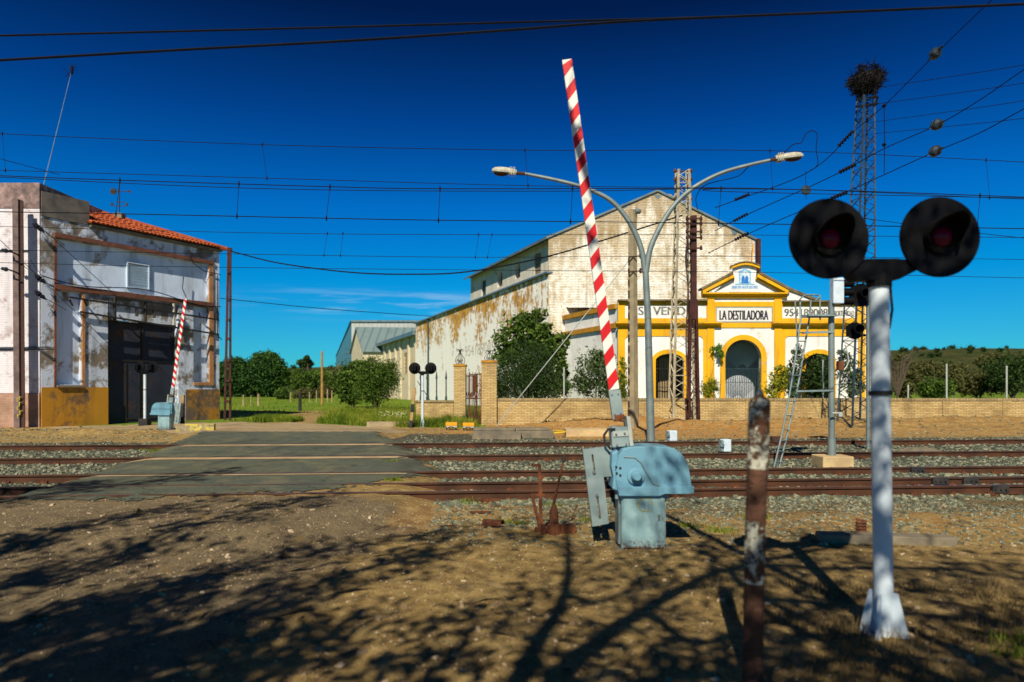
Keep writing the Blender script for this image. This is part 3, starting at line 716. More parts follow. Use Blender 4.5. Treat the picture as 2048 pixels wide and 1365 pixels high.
# pediment with raking cornices and the curved aedicule in its middle
def rake(x0, y0, x1, y1, th=7, proj=.30):
    m = MB(); a = (FU(x0), V(y0)); b = (FU(x1), V(y1)); d = Vector((b[0]-a[0], b[1]-a[1])).normalized(); n = Vector((-d.y, d.x)); n = n if n.y > 0 else -n
    h = th/36*1.0
    q = [a, b, (b[0]+n.x*h, b[1]+n.y*h), (a[0]+n.x*h, a[1]+n.y*h)]
    m.plate([q], F.p, .006, proj, 0); h2 = h+.13
    q2 = [(a[0]+n.x*h, a[1]+n.y*h), (b[0]+n.x*h, b[1]+n.y*h), (b[0]+n.x*h2, b[1]+n.y*h2), (a[0]+n.x*h2, a[1]+n.y*h2)]
    m.plate([q2], F.p, -.35, proj+.05, 1)
    q3 = [(a[0]-n.x*.09, a[1]-n.y*.09), (b[0]-n.x*.09, b[1]-n.y*.09), (b[0]-n.x*.002, b[1]-n.y*.002), (a[0]-n.x*.002, a[1]-n.y*.002)]
    m.plate([q3], F.p, .006, proj*.55, 0)
    return m.build('raking_cornice', [M['yellow_paint'], M['cornice_top']], dist)
rake(1404,588,1466,556); rake(1571,588,1511,556)
m = MB()
neck = []
for i in range(9): t = i/8; neck.append((1456+11*math.sin(t*math.pi/2), 585-24*t**1.1))
for i in range(5): t = i/4; neck.append((1467-3*t, 561-24*t))
L_ = [(FU(a), V(b)) for a, b in neck]; Rr = [(FU(2976-a), V(b)) for a, b in neck]
for i in range(1, 8): t = i/8; L_.append((FU(1464+48*t), V(537-5*math.sin(math.pi*t))))
m.plate([L_+Rr[::-1]], F.p, .012, .12); m.build('pediment_block', M['white_plaster'], dist)
m = MB(); o1 = []; o2 = []
for i in range(13): t = i/12; o1.append((FU(1460+56*t), V(539-7*math.sin(math.pi*t)))); o2.append((FU(1460+56*t), V(535-7.5*math.sin(math.pi*t))))
m.plate([o1+o2[::-1]], F.p, -.1, .32, 0); o3 = [(a, b+.07) for a, b in o2]; m.plate([[(a, b+.002) for a, b in o2]+o3[::-1]], F.p, -.1, .36, 1)
m.build('arched_cornice', [M['yellow_paint'], M['cornice_top']], dist)
tp = MB()
tp.plate([prect(1461,571,1515,579)], F.p, .1215, .135, 0)
tp.plate([[(FU(a), V(b)) for a, b in ((1476,570),(1476,543),(1481,541),(1488,538),(1495,541),(1500,543),(1500,570))]], F.p, .1215, .14, 1)
tp.plate([[(FU(a), V(b)) for a, b in ((1478.5,566),(1478.5,548),(1488,542),(1497.5,548),(1497.5,566))]], F.p, .1405, .144, 0)
for cx in (1484.5, 1491.5):
    tp.plate([[(FU(cx+a), V(b)) for a, b in ((-3.6,568),(-3.2,557),(-1.6,553),(1.4,553),(3,557),(3.6,568))]], F.p, .1445, .149, 2)
    tp.plate([[(FU(cx+1.5*math.cos(t*.785)), V(551.4+1.5*math.sin(t*.785))) for t in range(8)]], F.p, .1445, .149, 0)
tp.plate([prect(1468,568.5,1508,570.5)], F.p, .1405, .1445, 1)
text_on(tp, 'NTRA SRA DE LOS DOLORES', F, FU(1463), V(577.6), FU(1513), V(573), .137, 2, .004)
tp.build('tile_picture', [M['tile_pale'], M['tile_mid'], M['tile_blue']], dist)
# name panel
sg = MB(); sg.plate([prect(1431,614.5,1545,645.5)], F.p, .004, .03, 0); sg.plate([prect(1433,616.5,1543,643.5)], F.p, .0305, .036, 1)
nb = sg.build('name_panel', [M['sign_frame'], M['sign_white']], dist)
t_ = MB(); text_on(t_, 'LA DESTILADORA', F, FU(1439), V(640.5), FU(1535.5), V(621.5), .0405, 0, .022); t_.build('lettering', M['text_black'], nb)
t_ = MB(); text_on(t_, 'SE VENDE', F, FU(1277), V(630.5), FU(1383), V(614), .0065, 0, .022); t_.build('lettering', M['text_faded'], dist)
t_ = MB(); text_on(t_, '954189008', F, FU(1569), V(633), FU(1655), V(618), .0065, 0, .02); text_on(t_, 'OPORTUNIDAD', F, FU(1664), V(633), FU(1708), V(622), .0065, 0, .01); t_.build('lettering', M['text_faded'], dist)
# grilles
def grille(x0, x1, ys, yt, nb, name, n=20, rail=(), fan=False):
    m = MB(); c = (FU(x0)+FU(x1))/2; a = (FU(x1)-FU(x0))/2; vs_, vt = V(ys), V(yt)
    for i in range(nb+1):
        u = FU(x0)+(2*a)*i/nb; top_ = vs_+(vt-vs_)*math.sqrt(max(0, 1-((u-c)/a)**2))
        if fan: top_ = V(738)
        m.tube([F.p(u, .3, -.16), F.p(u, top_, -.16)], .016, 5)
    for py in rail: m.bar(F.p(FU(x0), V(py), -.16), F.p(FU(x1), V(py), -.16), .05, .03)
    if fan:
        o = F.p(c, V(738), -.16)
        for i in range(1, 22):
            t = math.pi*i/22; m.tube([o+Vector((.28*math.cos(t), 0, .28*math.sin(t))), F.p(c+a*math.cos(t), V(716)+(V(679)-V(716))*math.sin(t), -.16)], .010, 4)
        m.tube([o+Vector((.28*math.cos(math.pi*i/10), 0, .28*math.sin(math.pi*i/10))) for i in range(11)], .012, 5)
    return m
grille(1311,1367,722,708,11,'g',rail=(738,775)).build('window_grille', M['black_iron'], dist)
grille(1611,1663,722,708,11,'g',rail=(738,775)).build('window_grille', M['black_iron'], dist)
grille(1450,1522,716,680,16,'g',rail=(738,765),fan=True).build('door_gate', M['green_iron'], dist)
# porch room behind the arch, dim rooms behind the windows
m = MB(); m.plate([rect(FU(1405), -.1, FU(1575), V(662))], F.p, -2.2, -2.1)
for px_ in (1405, 1575): m.box((FU(px_), 39.25, V(662)/2), (.12, 1.6, V(662)))
m.box((FU(1490), 39.3, V(662)+.08), (FU(1575)-FU(1405), 1.7, .12)); m.build('porch_wall', M['room'], dist)
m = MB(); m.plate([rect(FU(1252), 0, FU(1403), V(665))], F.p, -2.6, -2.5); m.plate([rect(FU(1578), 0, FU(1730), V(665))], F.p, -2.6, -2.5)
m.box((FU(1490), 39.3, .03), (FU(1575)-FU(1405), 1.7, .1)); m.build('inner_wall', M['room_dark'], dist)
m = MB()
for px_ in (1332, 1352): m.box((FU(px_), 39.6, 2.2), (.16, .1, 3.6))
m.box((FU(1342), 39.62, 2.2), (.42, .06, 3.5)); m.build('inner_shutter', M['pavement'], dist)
# side wall running back, with its two yellow string courses
SD = Vector((-.384, 1, 0)).normalized()
S = Frame((FU(1236), 38.43), (SD.x, SD.y)); m = MB(); m.plate([rect(0, -.1, 6.8, V(604)-.35)], S.p, -.4, -.01); m.build('side_wall', M['white_plaster'], dist)
m = MB(); m.plate([rect(0, V(604)-.34, 6.9, V(604)-.06)], S.p, -.45, .16); m.plate([rect(0, V(655), 6.9, V(645))], S.p, -.005, .14); m.build('string_course', [M['ochre']], dist)
m = MB(); m.add([(FU(1238), 38.3, V(604)-.3), (FU(1742), 38.3, V(604)-.3), (FU(1742), 45, V(604)+.5), (FU(1238)-2.4, 45, V(604)+.5)], [(0,1,2,3)])
m.box((FU(1742)-.2, 41.6, (V(604)-.3)/2), (.35, 6.5, V(604)-.3)); m.build('roof', M['roof_dark'], dist)
m = MB(); m.plate([[(FU(1508), V(556)), (FU(1636), V(604)), (FU(1636), V(599)), (FU(1508), V(547))]], F.p, -.5, .1)
m.build('hall_coping', M['cornice_top'], dist)

# ---------------------------------------------------------------- tall warehouse (gable plane y = 45)
G = Frame((0, 45), (1, 0))
def GU(px): return (px-1024)/FP*45
def GV(py): return HC+(HZ-py)/FP*45
wh = empty('warehouse', (10, 45, 0), 'tall gabled brick warehouse with stained limewash, rising behind the yellow distillery front', 'building')
m = MB(); m.plate([[(GU(1097), -.1), (GU(1510), -.1), (GU(1510), GV(482)), (GU(1440), GV(443)), (GU(1340), GV(389)), (GU(1315), GV(385)), (GU(1290), GV(391)), (GU(1097), GV(477))]], G.p, -.4, 0)
m.build('gable_wall', M['gable_wall'], wh)
A0 = Vector((GU(1097), 45.0, 0)); AF = Frame((A0.x, A0.y), (SD.x, SD.y)); L1 = 17.5*1.071; L2 = 36.0*1.071; AH = 9.1
m = MB(); m.plate([rect(0, -.1, L2, AH)], AF.p, -.5, .0); m.build('aisle_wall', M['aisle'], wh)
t_ = MB(); u0 = AF.u(990); u1 = AF.u(930); text_on(t_, '954189009', AF, u1, 4.4, u0, 5.35, .01, 0, 0)
t_.build('ghost_lettering', M['text_ghost'], wh)
m = MB(); m.plate([rect(-.1, AH, L2+.2, AH+.12)], AF.p, -.9, .22); m.build('aisle_eave', M['gutter'], wh)
wins = []
m = MB()
def awin(px0, px1, vb, vt, round_=True):
    a, b = AF.u(px1), AF.u(px0); a, b = min(a, b), max(a, b)
    return arch(a, b, vb, vt-(b-a)*.45, (b-a)*.45, 10) if round_ else rect(a, vb, b, vt)
ops = [awin(982, 992, 9.75, 11.0), awin(1016.5, 1026.5, 9.85, 11.0), awin(1054, 1067, 9.6, 11.05, False), awin(950.5, 959.5, 9.55, 10.9, False)]
m.plate([rect(0, AH+.1, L1, 11.65), *ops], AF.p, -.95, -.55); m.build('clerestory_wall', M['clere'], wh)
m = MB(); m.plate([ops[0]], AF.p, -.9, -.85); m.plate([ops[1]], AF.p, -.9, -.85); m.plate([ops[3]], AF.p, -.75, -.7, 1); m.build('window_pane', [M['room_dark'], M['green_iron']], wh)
m = MB()
for k in range(6): a, b = AF.u(1054), AF.u(1067); m.plate([rect(min(a, b), 9.65+k*.23, max(a, b), 9.82+k*.23)], AF.p, -.75, -.62)
for q in (0, 1):
    us = [p[0] for p in ops[q]]; c_ = (min(us)+max(us))/2; m.bar(AF.p(c_, 9.7, -.7), AF.p(c_, 11, -.7), .05); m.bar(AF.p(min(us), 10.3, -.7), AF.p(max(us), 10.3, -.7), .05)
m.build('window_louvre', M['concrete_grey'], wh)
m = MB()   # roof slopes
apx = GU(1315); RB = SD*L1
def slope(x0, z0, x1, z1, th=.13, over=.25, yf=-.12):
    a = Vector((x0, 45+yf, z0)); b = Vector((x1, 45+yf, z1)); vs = [a, b, b+RB, a+RB]; vs += [p+Vector((0, 0, th)) for p in vs]
    m.add(vs, [(0,1,2,3),(4,5,6,7),(0,1,5,4),(1,2,6,5),(2,3,7,6),(3,0,4,7)])
slope(GU(1093), GV(478.5), apx, GV(384)); slope(apx, GV(384), GU(1513), GV(482)); m.build('roof', M['roof_grey'], wh)
m = MB(); m.plate([rect(-.1, 11.62, L1, 11.74)], AF.p, -.9, -.2); m.build('gutter', M['roof_dark'], wh)
m = MB()
rr = random.Random(2)
for px_, py_ in ((1180,438),(1250,407),(1315,389),(1375,412),(1440,445),(1470,460)):
    m.add([G.p(GU(px_-5-rr.random()*3), GV(py_+1), .012), G.p(GU(px_-3), GV(py_+6+rr.random()*6), .012), G.p(GU(px_+3), GV(py_+9), .012), G.p(GU(px_+6+rr.random()*3), GV(py_+2), .012)], [(0,1,2,3)])
m.build('cement_patch', M['gutter'], wh)
m = MB(); m.box((GU(1513), 44.7, GV(540)), (.22, .4, GV(482)-GV(600))); m.bar((GU(1497), 44.7, GV(560)), (GU(1503), 44.7, GV(490)), .12, .05, 1); m.build('downpipe', [M['rust_brown'], M['orange']], wh)
m = MB(); e0 = AF.p(L2, 0, -.5); m.add([AF.p(L2, -.1, -.4), AF.p(L2, AH, -.4), AF.p(L2, AH, -9), AF.p(L2, -.1, -9)], [(0,1,2,3)])
m.add([AF.p(L1, AH, -.9), AF.p(L1, 11.65, -.9), AF.p(L1, GV(385), -7), AF.p(L1, 11.65, -13), AF.p(L1, AH, -13)], [(0,1,2,3,4)])
m.add([AF.p(L1, AH+.06, -.2), AF.p(L2, AH+.06, -.2), AF.p(L2, AH+2.4, -9), AF.p(L1, AH+2.4, -9)], [(0,1,2,3)], 1); m.build('rear_wall', [M['clere'], M['roof_grey']], wh)
m = MB(); du = AF.u(858); m.tube([AF.p(du, .2, .07), AF.p(du, AH, .07)], .11, 8); m.build('downpipe', M['green_iron'], wh)

# pilastered annex
an = empty('annex', (-12, 85, 0), 'low cream annex with pilasters, zinc gutter and one arched window beyond the warehouse', 'building')
L3 = L2+23.3*1.071
m = MB(); ua = sorted((AF.u(802), AF.u(808.5))); op = arch(ua[0], ua[1], 3.4, 5.6, .5, 12)
m.plate([rect(L2+.05, -.1, L3, 8.0), op], AF.p, -.9, -.45); m.build('wall', M['cream_wall'], an)
m = MB()
for px_ in (826, 812, 796, 786, 775, 765): u_ = AF.u(px_); m.plate([rect(u_-.35, 0, u_+.35, 7.9)], AF.p, -.44, -.2)
m.build('pilaster', M['cream_wall'], an)
m = MB(); m.plate([rect(L2+.05, 7.85, L3+.3, 8.3)], AF.p, -.4, .35); m.build('gutter', M['gutter'], an)
m = MB(); m.plate([op], AF.p, -.7, -.65); us = [p[0] for p in op]
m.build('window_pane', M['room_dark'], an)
m = MB(); a_, b_ = min(us), max(us)
for k in range(1, 4): m.bar(AF.p(a_+(b_-a_)*k/4, 3.4, -.5), AF.p(a_+(b_-a_)*k/4, 6.0, -.5), .06)
for k in range(5): m.bar(AF.p(a_, 3.7+k*.5, -.5), AF.p(b_, 3.7+k*.5, -.5), .06)
m.build('window_frame', M['wood'], an)
m = MB(); m.add([AF.p(L2, 8.25, .2), AF.p(L3+.2, 8.25, .2), AF.p(L3+.2, 10.0, -6), AF.p(L2, 10.0, -6)], [(0,1,2,3)]); m.build('roof', M['roof_grey'], an)

# gabled outbuilding: narrow end wall turned left, long grey roof running right
ob = empty('outbuilding', (-24, 108, 0), 'gabled outbuilding with a corrugated grey roof between annex and blue shed', 'building')
N_ = px3(727, 702, 104); Ff = px3(703, 706, 116); Ap = px3(715, 659, 110); LR = Vector((13, 0, 0))
m = MB(); m.add([(N_.x, N_.y, 0), N_, Ap, Ff, (Ff.x, Ff.y, 0)], [(0,1,2,3,4)]); m.add([(N_.x, N_.y, 0), N_, N_+LR, (N_.x+13, N_.y, 0)], [(0,1,2,3)]); m.build('wall', M['cream_wall'], ob)
m = MB(); dn = (N_-Ap).normalized()*.6; df = (Ff-Ap).normalized()*.6; ov = Vector((-.3, 0, .12))
vs = [Ap+ov, N_+dn+ov, N_+dn+LR, Ap+LR, Ff+df+ov, Ff+df+LR]; m.add(vs+[v_+Vector((0, 0, .25)) for v_ in vs], [(0,1,2,3),(6,7,8,9),(0,4,5,3),(6,10,11,9),(0,1,7,6),(1,2,8,7),(0,4,10,6)]); m.build('roof', ribmat('roof_ribbed', (.17,.24,.25), (.11,.16,.17), (1,0), 5), ob)
m = MB()
for k in range(7): z = 3.5+k*.75; p_ = Vector((Ff.x-.1, Ff.y, z)); m.bar(p_+Vector((-.9, 0, 0)), p_+Vector((.5, 0, 0)), .06)
m.build('wall_bracket', M['black_iron'], ob)

# blue metal shed
sh = empty('metal_shed', (-28, 125, 0), 'large pale blue corrugated metal shed at the far end of the row', 'building')
c0 = px3(703, 643, 122); zz = c0.z; c1x = (672-1024)/FP; dvp = Vector(((645-1024)/FP, 1, 0)); tt = (c1x*122-c0.x)/(dvp.x-c1x); c1 = Vector((c0.x, c0.y, 0))+dvp*tt
m = MB(); m.add([(c0.x, c0.y, 0), (c0.x, c0.y, zz), (c1.x, c1.y, zz), (c1.x, c1.y, 0)], [(0,1,2,3)]); m.build('side_wall', M['shed_blue'], sh)
m = MB(); m.add([(c0.x, c0.y, 0), (c0.x+18, c0.y, 0), (c0.x+18, c0.y, zz), (c0.x, c0.y, zz)], [(0,1,2,3)]); m.add([(c0.x+18, c0.y, 0), (c0.x+18, c0.y, zz), (c1.x+18, c1.y, zz), (c1.x+18, c1.y, 0)], [(0,1,2,3)]); m.build('front_wall', M['shed_white'], sh)
m = MB(); m.add([(c0.x-.2, c0.y-.2, zz), (c0.x+18, c0.y-.2, zz), (c1.x+18, c1.y, zz), (c1.x-.2, c1.y, zz)], [(0,1,2,3)]); m.bar((c0.x, c0.y-.1, zz), (c0.x+18, c0.y-.1, zz), .3); m.build('roof', M['roof_grey'], sh)

# ---------------------------------------------------------------- the old depot at the left
P1 = Vector((-18.83, 27.3, 0)); dd = Vector((4.13, 7.0, 0)).normalized(); D = Frame((P1.x, P1.y), (dd.x, dd.y)); LD = 8.12
D.N = Vector((dd.y, -dd.x, 0))
def du_(px): return D.u(px)
dp = empty('depot', (P1.x, P1.y, 0), 'old white depot with red tiled roof, dark double door and ochre dado', 'building')
up = rect(du_(114), 5.82, du_(417), 7.68); lp = rect(du_(112), 1.72, du_(163), 5.55); rp = rect(du_(387), 1.85, du_(418), 5.55)
dr = rect(du_(216), -.1, du_(357), 5.5)
m = MB(); m.plate([rect(0, -.1, LD, 8.45), up, lp, rp, dr], D.p, -.45, 0); m.build('wall', M['depot_wall'], dp)
m = MB()
for r_ in (up, lp, rp): m.plate([r_], D.p, -.44, -.20)
m.build('sunk_panel', M['depot_panel'], dp)
m = MB(); T = .14
def ring(m, r_, t, w1, mi=0):
    (u0, v0), (u1, v1) = r_[0], r_[2]; m.plate([rect(u0-t, v0-t, u1+t, v1+t), r_], D.p, .001, w1, mi)
m.plate([rect(du_(108), 7.70, du_(426), 7.88)], D.p, .001, .09); m.plate([rect(du_(108), 5.58, du_(426), 5.79)], D.p, .001, .09)
m.plate([rect(du_(108), 1.6, du_(112), 5.57)], D.p, .001, .06); m.plate([rect(du_(108), 5.80, du_(113), 7.69)], D.p, .001, .06)
m.build('brown_band', M['depot_frame'], dp)
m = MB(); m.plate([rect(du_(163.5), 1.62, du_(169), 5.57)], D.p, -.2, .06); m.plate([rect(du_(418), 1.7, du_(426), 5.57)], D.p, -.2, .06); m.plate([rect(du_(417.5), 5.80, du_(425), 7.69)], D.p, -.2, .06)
m.plate([rect(du_(387), 1.70, du_(418)-.01, 1.84)], D.p, -.2, .05); m.build('sunlit_jamb', M['depot_frame_lit'], dp)  # frame members facing the sun, their lit tone painted on
m = MB(); m.plate([rect(.0, -.1, du_(216)-.01, 1.60)], D.p, .001, .05); m.build('dado', M['ochre'], dp); m = MB(); m.plate([rect(du_(371), -.1, LD, 1.50)], D.p, .001, .05); m.build('dado', M['ochre_worn'], dp)
m = MB(); m.plate([rect(du_(112), 1.60, du_(163), 1.68)], D.p, -.2, .14); m.build('sill', M['concrete_grey'], dp)
# door: over-panel, leaves, wicket lines
m = MB(); m.plate([rect(du_(222), 4.55, du_(357)-.02, 5.48)], D.p, -.44, -.16); m.build('door_head', M['depot_wall'], dp)
dl = MB(); mid = (du_(216)+du_(357))/2
dl.plate([rect(du_(216)+.02, 0, mid-.015, 4.53)], D.p, -.42, -.30); dl.plate([rect(mid+.015, 0, du_(357)-.02, 4.53)], D.p, -.42, -.30); lf = dl.build('door_leaf', M['iron_door'], dp)
m = MB()
for v_ in (.15, 2.75, 4.4): m.plate([rect(du_(216)+.05, v_, du_(357)-.05, v_+.08)], D.p, -.299, -.27)
for u_ in (du_(216)+.05, mid-.1, mid+.04, du_(357)-.12, du_(258)): m.plate([rect(u_, .05, u_+.06, 4.5 if u_ != du_(258) else 2.7)], D.p, -.2995, -.268)
m.build('door_batten', M['black_iron'], lf)
# sliding-gear beams over the door
g = MB()
for (xa, za, xb, zb) in ((130,5.28,428,4.95),(152,4.72,428,4.22),(222,5.5,335,5.42)): g.bar(D.p(du_(xa), za, .34), D.p(du_(xb), zb, .34), .09, .07)
for px_ in (222, 340, 283): g.bar(D.p(du_(px_), 4.5, .30), D.p(du_(px_), 5.5, .30), .09, .09, 1 if px_ == 340 else 0)
for xx in (130, 160, 390, 425): g.bar(D.p(du_(xx), 5.2, .34), D.p(du_(xx)+.35, 5.0, -.1), .05)
for px_ in (222, 340): g.bar(D.p(du_(px_), 5.2, .3), D.p(du_(px_), 5.2, 0), .06)
for px_ in (265, 300): g.bar(D.p(du_(px_), 5.1, .34), D.p(du_(px_), 4.75, .34), .12, .06)
g.build('door_gear', [M['black_iron'], M['lamp_head']], dp)
m = MB(); u0, u1 = du_(257), du_(302); m.plate([rect(u0, 6.05, u1, 7.2), rect(u0+.05, 6.10, u1-.05, 7.15)], D.p, -.2, -.10)
for k in range(8): z = 6.15+k*.12; m.add([D.p(u0+.05, z, -.17), D.p(u1-.05, z, -.17), D.p(u1-.05, z+.11, -.12), D.p(u0+.05, z+.11, -.12)], [(0,1,2,3)]); m.add([D.p(u0+.05, z+.11, -.12), D.p(u1-.05, z+.11, -.12), D.p(u1-.05, z+.12, -.17), D.p(u0+.05, z+.12, -.17)], [(0,1,2,3)])
m.build('shutter', M['shutter'], dp)
m = MB(); cab = []
for i in range(30): t = i/29; cab.append(D.p(du_(80)+t*(LD-du_(80)), 5.95-.15*math.sin(t*9)-.35*t+.1, .12))
m.tube(cab, .022, 5); m.tube([D.p(du_(378), 7.9, .1), D.p(du_(384), 7.6, .1), D.p(du_(405), 7.3, .1), D.p(LD, 7.25, .1)], .02, 5); m.tube([D.p(du_(434), 7.2, .06), D.p(du_(434), 4.2, .06), D.p(LD+.1, 4.0, .06)], .022, 5)
m.tube([D.p(du_(367), 6.9, .03), D.p(du_(364), 6.3, .04), D.p(du_(372), 5.9, .03)], .02, 5)
m.build('cable', M['wire'], dp)
# parapet and roof
m = MB(); m.plate([rect(0, 8.46, du_(178), 9.45)], D.p, -3.2, .04); m.build('parapet', M['parapet_dark'], dp)
ueps = D.p(LD, 8.5, 0); rf = MB()
EA = D.p(du_(176), 8.5, .25); EB = D.p(LD+.25, 8.5, .25); RT = D.p(du_(176), 9.95, -3.0); RB2 = D.p(LD+.2, 8.55, -8.0); RT2 = D.p(du_(176)-2, 9.95, -3.0)
def tiles(mb, E0, E1, T0, nrow, ncol):
    "pan tiles: half-round covers running from eave edge to the hip line"
    for i in range(ncol):
        t0 = (i+.5)/ncol; a = E0.lerp(E1, t0); b = T0.lerp(E1, t0)
        L = (b-a).length
        if L < .2: continue
        n = max(2, int(L/.38)); w_ = (E1-E0).length/ncol*.5; ud = (E1-E0).normalized(); nn = ud.cross((T0-E0).normalized()); nn = nn if nn.z > 0 else -nn; rd = (b-a)/n
        for k in range(n):
            p = a+rd*k; q = p+rd*1.04; vs = []
            for (P, hh, rr_) in ((p, .045, 1.02), (q, .02, .86)):
                for j in range(6): th = math.pi*j/5; vs.append(P+ud*(w_*rr_*math.cos(th))+nn*(hh+w_*.85*math.sin(th)*rr_))
            mb.add(vs, [(j, j+1, 7+j, 6+j) for j in range(5)]+[(0,1,2,3,4,5)])
tiles(rf, EA, EB, RT, 10, 34); rf.add([EA, EB, RT], [(0,1,2)]); rf.add([EB, RB2, RT], [(0,1,2)]); rf.add([EA, RT, RT2], [(0,1,2)])
rf.tube([RT+Vector((0, 0, .06)), EB+Vector((0, 0, .06))], .11, 8)
rfo = rf.build('tile_roof', M['tile'], dp)
m = MB(); m.plate([rect(du_(178), 8.38, LD+.05, 8.50)], D.p, -.4, .16); m.build('eave', M['concrete_grey'], dp)
ch = RT.lerp(EB, .36); m = MB(); m.box(ch+Vector((0, 0, .1)), (.4, .4, .3)); m.build('chimney', M['concrete_grey'], rfo)
m = MB()   # right return wall
m.add([D.p(LD, -.1, -.01), D.p(LD, 8.4, -.01), D.p(LD, 8.4, -8), D.p(LD, -.1, -8)], [(0,1,2,3)]); m.build('end_wall', M['depot_wall'], dp)
# front block of the depot, brick at its foot
m = MB(); BX = -18.86
m.box(((BX-34)/2, 30.0, 5.05), (34+BX, 5.5, 7.36)); m.build('block_wall', M['block_wall'], dp)
m = MB(); m.box(((BX-34)/2+.002, 30.0, 9.25), (34+BX+.02, 5.54, 1.02)); m.build('block_parapet', M['block_top'], dp)
m = MB(); m.box(((BX-34)/2+.002, 30.0, .63), (34+BX+.02, 5.56, 1.46)); m.build('brick_dado', M['brick_red'], dp)
m = MB(); m.box((-19.55, 27.26, 6.25), (.17, .06, .45)); m.box((-19.55, 27.22, 6.25), (.13, .03, .40), 0, 1); m.build('window', [M['concrete_grey'], M['green_iron']], dp)
m = MB(); m.bar((-30, 27.2, 7.05), (BX-.4, 27.2, 7.05), .035); m.bar((-30, 27.2, 3.05), (BX+.6, 27.2, 3.12), .04); m.bar((-30, 27.2, 3.12), (BX+.5, 27.2, 3.2), .03); m.build('conduit', M['wire'], dp)

# weather vane and aerial on the depot
wv = empty('weather_vane', (ch.x, ch.y, ch.z+.37), 'small iron weather vane standing on the red tiled roof', 'weather vane')
b0 = Vector((ch.x, ch.y, ch.z+.3)); m = MB(); m.tube([b0, b0+Vector((0, 0, 1.45))], .022, 6)
for dx, z in ((.35, .32), (.22, .5)): m.bar(b0+Vector((-dx, 0, z)), b0+Vector((dx, 0, z)), .025)
for dx in (-.35, .35): m.box(b0+Vector((dx, 0, .40)), (.10, .02, .14))
m.build('mast', M['black_iron'], wv)
m = MB(); m.bar(b0+Vector((-.25, 0, 1.0)), b0+Vector((.40, 0, 1.0)), .03); m.add([b0+Vector((.40, .01, 1.1)), b0+Vector((.40, .01, .9)), b0+Vector((.55, .01, 1.0))], [(0,1,2)]); m.lathe(b0+Vector((-.28, 0, 1.0)), [(.02,-.02),(.15,-.02),(.15,.02),(.02,.02)], 'Y', 12); m.box(b0+Vector((-.28, -.03, 1.05)), (.22, .02, .14)); m.build('vane', M['black_iron'], wv)
a0 = D.p(du_(106), 9.4, -1.0); tpx = px3(144, 140, a0.y); aer = empty('roof_aerial', a0, 'very tall thin leaning aerial mast on the depot parapet', 'aerial')
m = MB(); m.tube([a0, a0.lerp(tpx, .5), tpx], [.016, .012, .008], 6); m.build('mast', M['galv'], aer)
m = MB()
rr = random.Random(4)
for k in range(10):
    p = a0.lerp(tpx, .93+.09*rr.random()); q = Vector((rr.uniform(-.25,.25), rr.uniform(-.25,.25), rr.uniform(-.1,.35))); m.tube([p, p+q], .012, 4)
m.lathe(tpx, [(.02,-.2),(.06,-.1),(.05,.1),(.02,.2)], 'Z', 8); m.build('aerial_head', M['wire'], aer)

